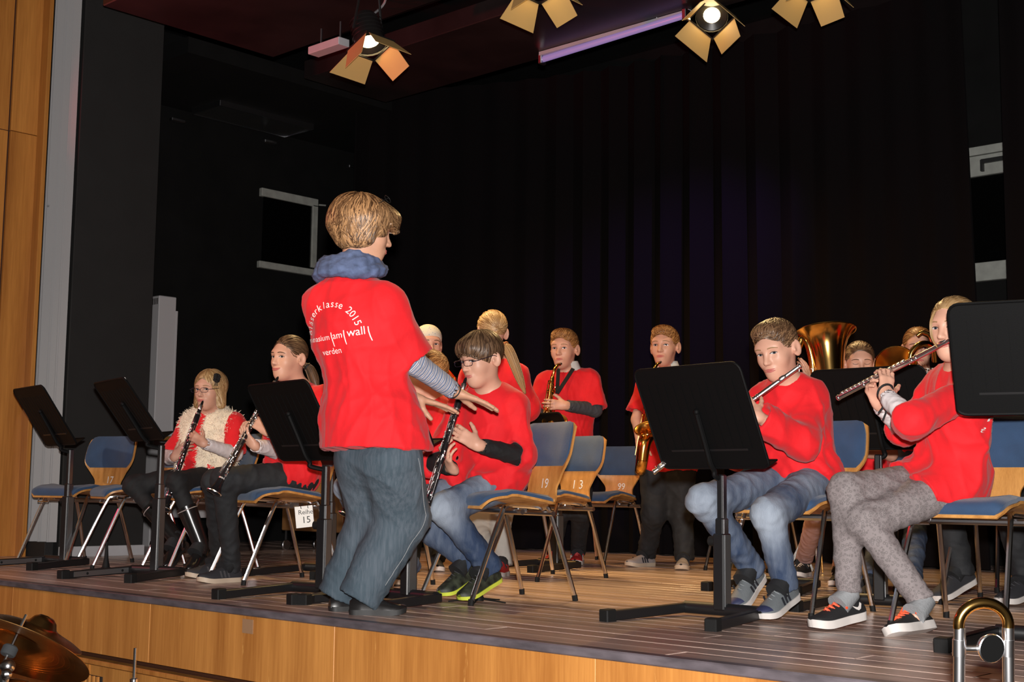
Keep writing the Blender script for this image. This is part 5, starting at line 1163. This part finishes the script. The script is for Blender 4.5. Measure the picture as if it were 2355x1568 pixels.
S.rc(j['neck'] + fw * .16 + sx * .012, hc + fw * .20 + sx * .02 - ax * .05, .045, .062, .01, op='s', fl=(fw, 2.6)); S.cut((0, 0, .45), -UP)
m_fur = mat('cream_fur', (.86, .74, .57), .9, var=.12, scale=30, sheen=.3)
V, Q = S.mesh(.009); N = vnormals(V, Q); r = np.random.RandomState(5); n0 = len(V); ii = r.randint(0, n0, 14000); tv = []; tq = []
base = V[ii] + r.normal(size=(14000, 3)) * .004; dr = nv([0, 0, -1]) * .7; tip = base + (N[ii] * .8 + dr + r.normal(size=(14000, 3)) * .55) * (.008 + .010 * r.rand(14000, 1)); sd = np.cross(N[ii], r.normal(size=(14000, 3))); sd /= np.linalg.norm(sd, axis=1, keepdims=True) + 1e-9
VV = np.concatenate([V, base - sd * .0028, base + sd * .0028, tip + sd * .0004, tip - sd * .0004]); k = np.arange(14000); Q2 = np.stack([n0 + k, n0 + 14000 + k, n0 + 28000 + k, n0 + 42000 + k], 1)
link('fur_vest', mesh_np('fur_vest', VV - org, np.concatenate([Q, Q2]), m_fur, True), pe['root'])
# black hair flower, boot cuffs
H_ = pe['H']; fb = MB(org); fc = H_.W((-.075, .055, .068))
for k in range(11): a = 2 * PI * k / 11 * 2.0; q = fc + H_.M @ A([-.010 + .004 * (k % 2), .020 * math.cos(a), .020 * math.sin(a)]); fb.ball(q, (.013, .013, .008), 7, 4)
for k in range(3): fb.tube([fc, fc + H_.M @ A([-.004, .01 - .012 * k, -.03]), fc + H_.M @ A([-.002, .018 - .016 * k, -.045])], .0022, 5)
fb.obj('hair_flower', m_blackcloth, pe['root'], True)
m_piping = mat('silver_piping', (.6, .56, .55), .4, .5)
for s_ in 'rl':
    e = nv(j['an' + s_] - j['kn' + s_]); t0 = j['kn' + s_] + (j['an' + s_] - j['kn' + s_]) * .42
    o = MB(org).tube([t0, t0 + (j['an' + s_] - t0) * .5, j['an' + s_] - e * .01, j['an' + s_] + e * .035, j['an' + s_] + e * .05 + nv(j['toe' + s_] - j['an' + s_]) * .04], [.056, .050, .045, .044, .036], 16).obj('boot_shaft', m_leather, pe['root'], True)
    M = basis(e); MB(org).tube([t0 + e * .02 + M @ A([.057 * math.cos(2 * PI * i / 20), .057 * math.sin(2 * PI * i / 20), 0]) for i in range(20)], .0025, 5, closed=True).obj('piping', m_piping, o, True)
# ponytails, ties
def tail_from(k, px, radii, mt, seed=4, n=80):
    pe = PE[k]; pts = [P(x, y, pe['d0'] + e) for x, y, e in px]; tail_hair(pe['root'], pe['org'], pts, radii, mt, seed, n); return pts
t_ = tail_from('pony', [(700, 838, -.0), (712, 848, .0), (722, 872, -.01), (730, 896, -.03)], [.016, .024, .026, .010], h_brown); ring(PE['pony']['root'], PE['pony']['org'], t_[0] * .5 + t_[1] * .5, t_[1] - t_[0], .019, .005, m_elastic, 'hair_tie')
t_ = tail_from('blonde', [(1152, 792, -.09), (1166, 800, -.11), (1180, 830, -.12), (1195, 870, -.12), (1208, 905, -.11)], [.022, .030, .032, .026, .008], h_blond, 6, 120); ring(PE['blonde']['root'], PE['blonde']['org'], t_[0] * .4 + t_[1] * .6, t_[1] - t_[0], .027, .006, mat('orange_tie', (.45, .16, .05), .7), 'hair_tie')
tail_from('flute2', [(2150, 715, -.26), (2141, 740, -.28), (2143, 775, -.28), (2156, 800, -.27)], [.003, .004, .004, .002], h_blond, 8, 14)
tail_from('flute2', [(2212, 790, -.02), (2215, 840, .0), (2218, 880, .02)], [.03, .035, .02], h_blond, 9, 60)
ring(PE['flute2']['root'], PE['flute2']['org'], PE['flute2']['j']['wrl'] + A([0, 0, .012]), PE['flute2']['j']['wrl'] - PE['flute2']['j']['ell'], .030, .0042, m_blackcloth, 'bracelet')
for k_, e_ in (((2034, 925), (2020, 950)), ((2040, 930), (2030, 968))):
    a, b = P(k_[0], k_[1], 4.80), P(e_[0], e_[1], 4.80); MB(PE['flute2']['org']).tube([a, (a + b) / 2 + R0 * .004, b], .0035, 5).obj('bracelet_cord', m_blackcloth, PE['flute2']['root'], True)
# collars and neck strap
for k in ('sax1', 'sax2'):
    pe = PE[k]; nk, ax, fw, sx = pe['j']['neck'], pe['ax'], pe['fw'], pe['sx']; top, bot = [], []
    for i in range(13):
        a = math.radians(-60 + 300 * i / 12); c, s_ = math.cos(a), math.sin(a); top.append([nk + ax * .055 + sx * .058 * c - fw * .058 * s_, nk + ax * .062 + sx * .066 * c - fw * .066 * s_, nk + ax * .008 + sx * .088 * c - fw * .088 * s_])
    MB(pe['org']).slab(top, [[p - ax * .004 for p in r_] for r_ in top]).obj('collar', m_collar, pe['root'], True)
pe = PE['sax1']; a = P(1284, 845, 8.45 - .06); c = P(1281, 905, 8.45 - .19); b = P(1318, 848, 8.45 - .08)
for u_, v_ in ((a, c), (b, c)): MB(pe['org']).box((u_ + v_) / 2 - F0 * .02, (.024, .006, np.linalg.norm(u_ - v_)), basis(v_ - u_, R0), .001).obj('neck_strap', m_blackcloth, pe['root'])
# ================================================================== instruments
m_ebony = mat('ebony', (.010, .009, .010), .22, coat=.2); m_silver = mat('silver_key', (.86, .84, .82), .27, 1); m_brass = mat('brass', (.86, .52, .16), .16, 1); m_brassd = mat('brass_inside', (.62, .30, .07), .3, 1); m_gold = mat('gold_lacquer', (.88, .50, .13), .18, 1); m_pearl = mat('pearl', (.7, .68, .62), .3)
def clarinet(a, b, front, label, seed=1):
    a = A(a, float); b = A(b, float); t = nv(b - a); L = .665; r = random.Random(seed); root = empty('clarinet', label, 'clarinet', a, 0, 'black clarinets with silver keys')
    f = nv(A(front) - t * (A(front) @ t)); s_ = np.cross(t, f); X = lambda l, u, v: t * l + f * u + s_ * v
    MB().lathe([(.003, 0), (.0065, .008), (.0095, .04), (.0115, .075), (.0125, .085)], (0, 0, 0), t, 14, (True, True)).obj('mouthpiece', m_ebony, root, True)
    MB().lathe([(.0125, .030), (.0128, .031), (.0132, .058), (.0125, .060)], (0, 0, 0), t, 14).obj('ligature', m_silver, root, True)
    MB().lathe([(.0145, .085), (.0165, .10), (.0165, .135), (.0150, .150)], (0, 0, 0), t, 16, (True, True)).obj('barrel', m_ebony, root, True)
    MB().lathe([(.0140, .150), (.0135, .20), (.0135, .34), (.0145, .365)], (0, 0, 0), t, 16, (True, True)).obj('upper_joint', m_ebony, root, True); MB().lathe([(.0160, .365), (.0140, .385), (.0145, .50), (.0160, .585)], (0, 0, 0), t, 16, (True, True)).obj('lower_joint', m_ebony, root, True)
    MB().lathe([(.0170, .585), (.0175, .605), (.021, .63), (.029, .65), (.0395, L), (.037, L + .001), (.025, .645), (.012, .60)], (0, 0, 0), t, 22).obj('bell', m_ebony, root, True)
    MB().lathe([(.0393, L - .003), (.0403, L - .002), (.0398, L + .002), (.037, L + .0015)], (0, 0, 0), t, 22).obj('bell_ring', m_silver, root, True)
    for l in (.087, .148, .366, .587): MB().lathe([(.0155, l - .004), (.0176, l - .003), (.0176, l + .004), (.0155, l + .005)], (0, 0, 0), t, 16).obj('ring', m_silver, root, True)
    kb = MB()
    for u, v, l0, l1 in ((.015, .011, .17, .34), (.012, -.014, .16, .30), (.015, .012, .39, .57), (.011, -.015, .40, .56), (.018, 0, .43, .53)): kb.tube([X(l0, u, v), X(l1, u, v)], .0013, 5)
    for i in range(26):
        l = .165 + .40 * i / 25 + r.uniform(-.004, .004); a_ = r.uniform(-1.7, 1.7); R_ = .0175; c = X(l, R_ * math.cos(a_), R_ * math.sin(a_)); n = nv(X(0, math.cos(a_), math.sin(a_))); kb.lathe([(.001, .004), (.0046, .003), (.0052, 0), (.004, -.003)], c, n, 9, (True, True))
        kb.tube([c, c + t * r.choice((-.02, .02, .026)) + s_ * r.uniform(-.006, .006)], [.0026, .0015], 5)
    for l in (.19, .225, .26, .43, .47, .505): c = X(l, .0175, 0); M = basis(f); kb.tube([c + M @ A([.0075 * math.cos(q * PI / 5), .0075 * math.sin(q * PI / 5), 0]) for q in range(10)], .0014, 5, closed=True)
    for i in range(16): l = .17 + .40 * i / 15; a_ = r.choice((-1.2, 1.2, .75, -.75)); kb.ball(X(l, .0165 * math.cos(a_), .0165 * math.sin(a_)), .0030, 6, 4)
    for i in range(4): kb.tube([X(.50 + .012 * i, .008, .020), X(.53 + .012 * i, .012, .024)], .0024, 5)
    kb.obj('keywork', m_silver, root, True); return root
clarinet(P(467, 921, 7.7 - .16), P(388, 1140, 7.7 - .42), PE['fur']['fw'], 'clarinet played by the girl in the fur vest')
clarinet(P(640, 866, 6.85 - .16), P(500, 1118, 6.85 - .40), PE['pony']['fw'], 'clarinet held below the chin of the ponytailed girl', 2)
clarinet(P(1072, 868, 5.95 - .20), P(970, 1205, 5.95 - .40), PE['boy']['fw'], 'clarinet played by the boy with glasses in front', 3)
clarinet(P(932, 898, 6.45 - .08), P(803, 1168, 6.45 - .30), PE['hid']['fw'], 'clarinet whose bell sticks out left of the conductor', 4)
def flute(a, b, lipn, label, seed=1):
    a = A(a, float); b = A(b, float); t = nv(b - a); L = np.linalg.norm(b - a); root = empty('flute', label, 'flute', a, 0, 'silver transverse flutes'); n = nv(A(lipn) - t * (A(lipn) @ t)); s_ = np.cross(t, n); r = random.Random(seed); X = lambda l, u, v: t * l + n * u + s_ * v
    MB().lathe([(.0088, .0), (.0095, .012), (.0098, .2), (.0098, .215)], (0, 0, 0), t, 16, (True, True)).obj('head_joint', m_silver, root, True); MB().lathe([(.0098, .21), (.0098, L)], (0, 0, 0), t, 16, (True, True)).obj('body_tube', m_silver, root, True)
    for l in (.002, .205, .225, L - .13, L - .004): MB().lathe([(.0095, l - .006), (.0112, l - .004), (.0112, l + .004), (.0095, l + .006)], (0, 0, 0), t, 16).obj('ring', m_silver, root, True)
    MB().ball(X(.085, .0095, 0), (.020, .010, .005), 12, 6, np.stack([t, s_, n], 1)).obj('lip_plate', m_silver, root, True)
    kb = MB(); kb.tube([X(.25, .012, .009), X(L - .03, .012, .009)], .0018, 5); kb.tube([X(.30, .012, -.009), X(L - .15, .012, -.009)], .0015, 5)
    for i in range(15):
        l = .26 + (L - .29) * i / 14; kb.lathe([(.002, .0035), (.0078, .003), (.0082, 0), (.0074, -.003)], X(l, .0115, 0), n, 10, (True, True)); kb.ball(X(l + .01, .012, .010), .0032, 6, 4)
    for l in (.28, L - .16, L - .12): kb.tube([X(l, .004, .012), X(l + .03, -.006, .016)], .0035, 5)
    kb.obj('keywork', m_silver, root, True); return root
flute(P(1840, 841, 5.45 - .22), P(1503, 1086, 5.45 - .12), -F0 + UP * .5, 'flute held across by the boy in jeans')
flute(P(2214, 768, 4.95 - .28), P(1927, 915, 4.95 + .12), -F0 * .6 + UP * .8, 'flute played by the girl at the right, pointing down left', 2)
def saxophone(neck, top, bot, bellc, belln, label, seed=1, k=1.0):
    neck = [A(p, float) for p in neck]; top = A(top, float); bot = A(bot, float); bellc = A(bellc, float); r = random.Random(seed); root = empty('saxophone', label, 'saxophone', bot, 0, 'gold saxophones'); o = bot
    t = nv(bot - top); sd = nv((bellc - bot) - t * ((bellc - bot) @ t)); MB(o).tube([neck[0], neck[0] * .5 + neck[1] * .5], [.007, .011], 10).obj('mouthpiece', m_ebony, root, True)
    MB(o).tube(smooth_curve([neck[0] * .5 + neck[1] * .5] + neck[1:] + [top], 5), .0105, 10).obj('neck', m_gold, root, True)
    n = 14; MB(o).tube([top + (bot - top) * i / n for i in range(n + 1)], [.013 + .017 * i / n for i in range(n + 1)], 16).obj('body', m_gold, root, True)
    w_ = np.linalg.norm((bellc - bot) - t * ((bellc - bot) @ t)); c = bot + sd * w_ / 2
    MB(o).tube([c - sd * w_ / 2 * math.cos(a) + t * w_ / 2 * 1.1 * math.sin(a) for a in np.linspace(0, PI, 12)], np.linspace(.030, .036, 12).tolist(), 16).obj('bow', m_gold, root, True)
    b0 = bot + sd * w_; path = smooth_curve([b0, b0 + (bellc - b0) * .5, bellc - nv(belln) * .05, bellc], 6); m = len(path); rs = [.036 + .014 * (i / (m - 1)) + .026 * max(0, (i / (m - 1) - .72) / .28) ** 2 for i in range(m)]
    MB(o).tube(path, rs, 24, False).obj('bell', m_gold, root, True); MB(o).tube(path[-5:], [q * .97 for q in rs[-5:]], 24, False).obj('bell_inside', m_brassd, root, True)
    M = basis(belln); MB(o).tube([bellc + M @ A([rs[-1] * math.cos(2 * PI * q / 24), rs[-1] * math.sin(2 * PI * q / 24), 0]) for q in range(24)], .0028, 6, closed=True).obj('bell_rim', m_gold, root, True)
    kb = MB(o); f = nv(np.cross(t, sd))
    for i in range(22):
        l = r.uniform(.08, .97); p = top + (bot - top) * l; a_ = r.uniform(0, 2 * PI); nn = nv(sd * math.cos(a_) + f * math.sin(a_)); R_ = .013 + .017 * l + .008; q = p + nn * R_; kb.lathe([(.002, .004), (.007 + .008 * l, .003), (.008 + .008 * l, -.002)], q, nn, 10, (True, True)); kb.ball(q + t * .014, .004, 6, 4)
    for a_ in (.3, 1.5, 2.6, 4.0): nn = nv(sd * math.cos(a_) + f * math.sin(a_)); kb.tube([top + (bot - top) * .12 + nn * .027, top + (bot - top) * .95 + nn * .042], .0022, 5)
    kb.obj('keywork', m_gold, root, True); return root
d = 8.45; saxophone([P(1291, 836, d - .14), P(1282, 840, d - .18), P(1275, 852, d - .20)], P(1271, 866, d - .20), P(1258, 985, d - .27), P(1276, 968, d - .36), nv(UP - F0 * .8 - R0 * .1), 'gold saxophone played by the ginger boy in grey sleeves')
d = 8.35; saxophone([P(1520, 832, d - .14), P(1511, 838, d - .18), P(1505, 850, d - .20)], P(1502, 868, d - .20), P(1475, 1058, d - .24), P(1487, 985, d - .34), nv(UP - F0 * .6 - R0 * .25), 'gold saxophone of the boy behind the centre-right music stand', 2)
d = 7.95; saxophone([P(1000, 832, d - .16), P(1015, 838, d - .22), P(1028, 848, d - .24)], P(1045, 868, d - .22), P(1050, 985, d - .26), P(1070, 900, d - .38), nv(UP - F0), 'gold saxophone mostly hidden, keys showing beside the clarinet boy', 3)
# upright horns
def brass_horn(bell, axis, R_, label, o_valve, loops, seed=1, prof=None):
    bell = A(bell, float); root = empty('brass_horn', label, 'brass horn', bell, 0, 'brass horns at the back'); t = nv(axis)
    prof = prof or [(1.0, 0), (.86, -.018), (.70, -.05), (.58, -.10), (.50, -.17), (.42, -.26), (.34, -.36)]
    MB().lathe([(R_ * q, z) for q, z in prof], (0, 0, 0), t, 32).obj('bell', m_brass, root, True); MB().lathe([(R_ * q * .985, z + .001) for q, z in prof[:4]], (0, 0, 0), t, 32).obj('bell_inside', m_brassd, root, True)
    M = basis(t); MB().tube([M @ A([R_ * math.cos(2 * PI * q / 32), R_ * math.sin(2 * PI * q / 32), 0]) for q in range(32)], .0035, 6, closed=True).obj('bell_rim', m_brass, root, True)
    for pts, rr in loops: MB(bell).tube(smooth_curve(pts, 6), rr, 12).obj('tubing', m_brass, root, True)
    ov, dv, sv = o_valve
    for i in range(3):
        q = A(ov, float) + A(sv) * i - bell; vb = MB().lathe([(.0135, -.13), (.0135, 0), (.012, .004)], q, dv, 14, (True, True)).obj('valve', m_silver, root, True); MB().tube([q, q + nv(dv) * .03], .003, 6).obj('stem', m_silver, vb, True); MB().lathe([(.010, .030), (.011, .033), (.006, .035)], q, dv, 12, (True, True)).obj('finger_button', m_pearl, vb, True)
    return root
d = 6.8; brass_horn(P(1899, 762, d), nv(UP * .97 - R0 * .04 + F0 * .2), .153, 'upright brass horn with wide bell, behind the flute boy', (P(1838, 862, d - .05), UP, R0 * .034 + F0 * .0), [([P(1836, 800, d), P(1846, 778, d), P(1858, 790, d - .02), P(1868, 830, d - .03), P(1872, 880, d - .03)], .019), ([P(1890, 920, d), P(1885, 990, d), P(1905, 1030, d), P(1935, 1010, d), P(1935, 920, d)], .028), ([P(1843, 865, d + .03), P(1840, 960, d + .02), P(1870, 1000, d)], .012), ([P(1930, 800, d - .02), P(1934, 860, d - .02), P(1930, 920, d)], .008)])
d = 6.75; brass_horn(P(2060, 838, d - .05), nv(-F0 * .85 - R0 * .35 + UP * .35), .103, 'brass horn with round bell facing the hall, behind the flute', (P(2130, 862, d - .1), nv(UP + R0 * .25), R0 * .03), [([P(2092, 838, d - .06), P(2096, 812, d - .06), P(2112, 794, d - .06), P(2130, 790, d - .05), P(2146, 800, d - .04), P(2150, 830, d)], .0155), ([P(2075, 850, d + .05), P(2100, 900, d + .08), P(2130, 930, d)], .014), ([P(2110, 772, d + .05), P(2122, 764, d + .04), P(2138, 772, d + .02), P(2145, 790, d)], .011)], 2, [(1.0, 0), (.92, -.012), (.72, -.04), (.48, -.08), (.30, -.13), (.2, -.2)])
# ================================================================== small things on the stage floor
def peg_stand(p, label, h=.16):
    t = empty('clarinet_stand', label, 'instrument stand', p, 0, 'small clarinet pegs')
    MB().lathe([(.022, .018), (.020, .03), (.012, .07), (.006, h)], (0, 0, 0), UP, 14, (True, True)).obj('peg', m_rubber, t, True); MB().lathe([(.024, .006), (.024, .020), (.018, .024)], (0, 0, 0), UP, 14, (True, True)).obj('hub', m_rubber, t, True)
    for k in range(5): a = 2 * PI * k / 5 + .3; MB().tube([(.02 * math.cos(a), .02 * math.sin(a), .014), (.13 * math.cos(a), .13 * math.sin(a), .003)], [.0045, .003], 6).obj('leg', m_rubber, t)
    return t
peg_stand(G(1100, 1384), 'small black clarinet peg on the floor at the glasses boy\'s feet'); peg_stand(G(243, 1312), 'small black clarinet peg on the floor between the left stands')
# bottle
bp_ = G(1697, 1306); bo = empty('drink_bottle', 'small bottle with yellow cap on the floor behind the flute boy', 'bottle', bp_)
MB().lathe([(.03, 0), (.032, .01), (.032, .12), (.026, .15), (.014, .175), (.014, .18)], (0, 0, 0), UP, 16, (True, True)).obj('bottle_body', mat('bottle_amber', (.10, .075, .012), .12, coat=.5), bo, True); MB().lathe([(.026, .178), (.026, .225), (.020, .232)], (0, 0, 0), UP, 16, (True, True)).obj('cap', mat('yellow_cap', (.55, .52, .04), .4), bo, True)
# silver folding stand behind the flute boy
fs0 = G(1842, 1318); d = np.dot(fs0 - CAM, FW); fs = empty('folding_stand', 'silver folding stand with crossed flat legs behind the flute boy', 'folding stand', fs0); m_galv = mat('galvanised', (.55, .58, .58), .4, .7, var=.3, scale=60)
def flatbar(a, b, w_=.018): c = (a + b) / 2 - fs0; return MB().box(c, (w_, .004, np.linalg.norm(b - a)), basis(b - a, R0), .001)
flatbar(P(1863, 1204, d), P(1812, 1312, d)).obj('leg', m_galv, fs); flatbar(P(1841, 1250, d - .02), P(1870, 1314, d - .02)).obj('leg', m_galv, fs); MB(fs0).tube([P(1876, 1200, d), P(1878, 1316, d)], .006, 8).obj('post', m_chrome, fs, True); MB(fs0).tube([P(1884, 1206, d), P(1892, 1316, d)], .005, 8).obj('leg', m_brass, fs, True)
for q in ((1842, 1250), (1868, 1312)): MB(fs0).ball(P(q[0], q[1], d - .025), .009, 8, 5).obj('rivet', m_steel, fs, True)
# tall white cabinet and the low white cupboard by the side wall
wc = P(372, 1000, 10.6); cx_, cy_ = wc[0], wc[1]; ztop = P(372, 680, 10.6)[2]
cb = empty('tall_cabinet', 'tall white metal cabinet behind the dark wing wall', 'cabinet', (cx_ - .06, cy_ - .05, 0))
m_cab = mat('cabinet_white', (.46, .45, .46), .5)
MB().box((0, 0, ztop / 2), (.30, .16, ztop), bev=.006).obj('body', m_cab, cb); MB().box((.105, .085, ztop / 2 - .05), (.10, .02, ztop - .12), bev=.003).obj('door', m_cab, cb)
for k in range(9): MB().box((-.05 + .022 * k, -.081, ztop - .045), (.008, .004, .05)).obj('vent_slot', m_gap, cb)
lc = P(395, 1095, 10.1); lz = P(395, 1012, 10.1)[2]; lb = empty('low_cupboard', 'low white cupboard with wooden top behind the fur-vest girl', 'cupboard', (lc[0], lc[1], 0))
MB().box((.05, .1, lz / 2 + .1), (.50, .34, lz - .28), bev=.005).obj('body', m_cab, lb); MB().box((.05, .1, lz + .012), (.54, .38, .03), bev=.004).obj('top', m_ply, lb)
for sx_ in (-1, 1):
    for sy_ in (-1, 1): MB().tube([(.05 + sx_ * .21, .1 + sy_ * .13, .06), (.05 + sx_ * .21, .1 + sy_ * .13, .26)], .012, 8).obj('leg', m_blackmetal, lb); MB().lathe([(.03, -.012), (.034, -.008), (.034, .008), (.03, .012)], (.05 + sx_ * .21, .1 + sy_ * .13, .034), (1, 0, 0), 14, (True, True)).obj('caster', m_steel, lb, True)
# wheeled wooden trolley behind the players
tp_ = G(690, 1268); tr = empty('wooden_trolley', 'brown wooden trolley on casters behind the ponytailed girl', 'trolley', tp_)
m_brown = wood('brown_board', (.10, .045, .014), (.22, .10, .03), 2, rough=.6)
MB().box((.1, .2, .30), (.72, .36, .30), bev=.006).obj('body', m_brown, tr); MB().box((.1, .2, .46), (.76, .40, .025), bev=.004).obj('top', m_blackmetal, tr)
for sx_ in (-.24, .44):
    for sy_ in (.05, .35): MB().tube([(sx_, sy_, .06), (sx_, sy_, .16)], .010, 8).obj('leg', m_blackmetal, tr); MB().lathe([(.034, -.014), (.040, -.008), (.040, .008), (.034, .014)], (sx_, sy_, .04), (1, 0, 0), 16, (True, True)).obj('caster', m_steel, tr, True)
# ================================================================== in front of the stage
m_bronze = mat('cymbal_bronze', (.42, .22, .075), .28, 1, var=.35, scale=8, stretch=(1, 1, 1), bump=.1, bscale=40)
def cymbal(c, n, R_, label, dark=True):
    c = A(c, float); root = empty('cymbal', label, 'cymbal', c, 0, 'bronze cymbals before the stage'); t = nv(n)
    kb_ = min(1, max(.7, R_ / .2))
    prof = [(.006, .046), (.03 * kb_, .044), (.05 * kb_, .034), (.062 * kb_, .018), (.075 * kb_, .012), (R_ * .55, .006), (R_ * .8, -.001), (R_, -.010), (R_, -.0115), (R_ * .8, -.0025), (R_ * .55, .0045), (.075 * kb_, .0105), (.062 * kb_, .0165), (.05 * kb_, .0325), (.03 * kb_, .0425), (.006, .0445)]
    MB().lathe(prof, (0, 0, 0), t, 56).obj('plate', m_bronze, root, True)
    for k in range(7): rr = R_ * (.45 + .07 * k); MB().lathe([(rr, -.0035 + .003 * (1 - k / 6)), (rr + .002, -.0042 + .003 * (1 - k / 6))], (0, 0, 0), t, 48).obj('groove', m_bronze, root, True)
    return root
nc = nv(UP * .80 + F0 * .44 + R0 * .20); cc = P(28, 1482, 3.45); cymbal(cc, nc, .212, 'large bronze cymbal tilted at the lower left corner')
cs = empty('cymbal_stand', 'chrome cymbal stand with tilter under the large cymbal', 'cymbal stand', cc)
L_ = lambda p: A(p, float) - cc
rod_a = cc + nc * .085; rod_b = cc - nc * .055
MB(cc).tube([rod_a, cc - nc * .02, rod_b], .004, 8).obj('rod', m_chrome, cs, True); MB().lathe([(.018, -.03), (.020, -.026), (.020, -.008), (.016, -.004)], (0, 0, 0), nc, 14, (True, True)).obj('felt', mat('grey_felt', (.010, .012, .014), .9), cs, True)
e1 = P(18, 1532, 3.36); e2 = P(-12, 1640, 3.36); MB(cc).tube([rod_b, e1], [.0055, .007], 8).obj('arm', m_chrome, cs, True); MB(cc).ball(e1, .019, 10, 7).obj('tilter', m_chrome, cs, True); MB(cc).tube([e1, e2, A([e2[0], e2[1], -.94])], .012, 10).obj('tube', m_chrome, cs, True)
MB(cc).tube([e1, P(-40, 1530, 3.36)], .006, 8).obj('wing_screw', m_chrome, cs, True); MB(cc).ball(P(15, 1550, 3.30), .014, 8, 6).obj('wing_nut', m_chrome, cs, True)
for k in range(3): a = 2 * PI * k / 3; MB(cc).tube([A([e2[0], e2[1], -.55]), A([e2[0] + .3 * math.cos(a), e2[1] + .3 * math.sin(a), -.95])], .009, 8).obj('leg', m_chrome, cs, True)
cymbal(P(92, 1450, 3.95), nv(UP * .88 + R0 * .40 + F0 * .1), .14, 'small cymbal whose dome shows above the large one');
c2 = P(30, 1600, 3.6); cymbal(c2, nv(UP * .95 + R0 * .1 + F0 * .12), .20, 'second bronze cymbal just below the large one, mostly out of frame')
p2 = P(141, 1600, 3.75); tag(MB(p2).lathe([(.015, -.78), (.015, .055), (.012, .06)], p2, UP, 14, (True, True)).obj('drum_post', mat('worn_post', (.30, .25, .20), .5, .3), None, True, p2), 'pale upright post just below the large cymbal', 'post')
hp0 = P(311, 1490, 3.6); hh_ = empty('hihat_rod', 'thin chrome stand rod with collar before the stage front', 'stand rod', hp0)
MB().tube([(0, 0, 0), (0, 0, -.11)], .0042, 8).obj('rod', m_chrome, hh_, True); MB().lathe([(.008, -.082), (.011, -.08), (.011, -.062), (.008, -.060)], (0, 0, -.02), UP, 12, (True, True)).obj('collar', m_chrome, hh_, True); MB().tube([(0, 0, -.10), (0, 0, -1.42 + .1)], .008, 8).obj('tube', m_chrome, hh_, True)
# trombone tuning slide rising at the lower right
tz = 2.5; tb_o = P(2262, 1600, tz); tb_ = empty('trombone', 'trombone bow with brass crook and counterweight at the lower right', 'trombone', tb_o); mB = lambda: MB(tb_o)
m_nickel = mat('nickel', (.82, .82, .84), .26, 1)
arc = [P(2262 - 57 * math.cos(a), 1438 - 52 * math.sin(a), tz) for a in np.linspace(-.12, PI + .12, 30)]
mB().tube(arc, .0108, 14).obj('tuning_crook', m_brass, tb_, True)
for x0, x1 in ((2207, 2204), (2318, 2322)):
    mB().tube([P(x0, 1442, tz), P(x1, 1750, tz)], .0112, 14).obj('slide_leg', m_nickel, tb_, True); mB().tube([P(x0 - 1, 1470, tz), P(x0 - 1, 1508, tz)], .0128, 14).obj('ferrule', m_nickel, tb_, True)
mB().tube([P(2206, 1490, tz), P(2320, 1492, tz)], .0062, 10).obj('brace', m_nickel, tb_, True)
cw = P(2278, 1490, tz - .012); mB().lathe([(.027, 0), (.0275, .004), (.0255, .006)], cw, -FW + RT * .25, 24, (True, False)).obj('counterweight_rim', m_nickel, tb_, True); mB().lathe([(.0, .0052), (.0255, .0052)], cw, -FW + RT * .25, 24).obj('counterweight_face', mat('matt_black', (.0022, .0022, .0022), .7, spec=.08), tb_, True); mB().lathe([(.014, -.02), (.022, -.012), (.027, 0)], cw, -FW + RT * .25, 24, (True, False)).obj('counterweight', m_nickel, tb_, True)
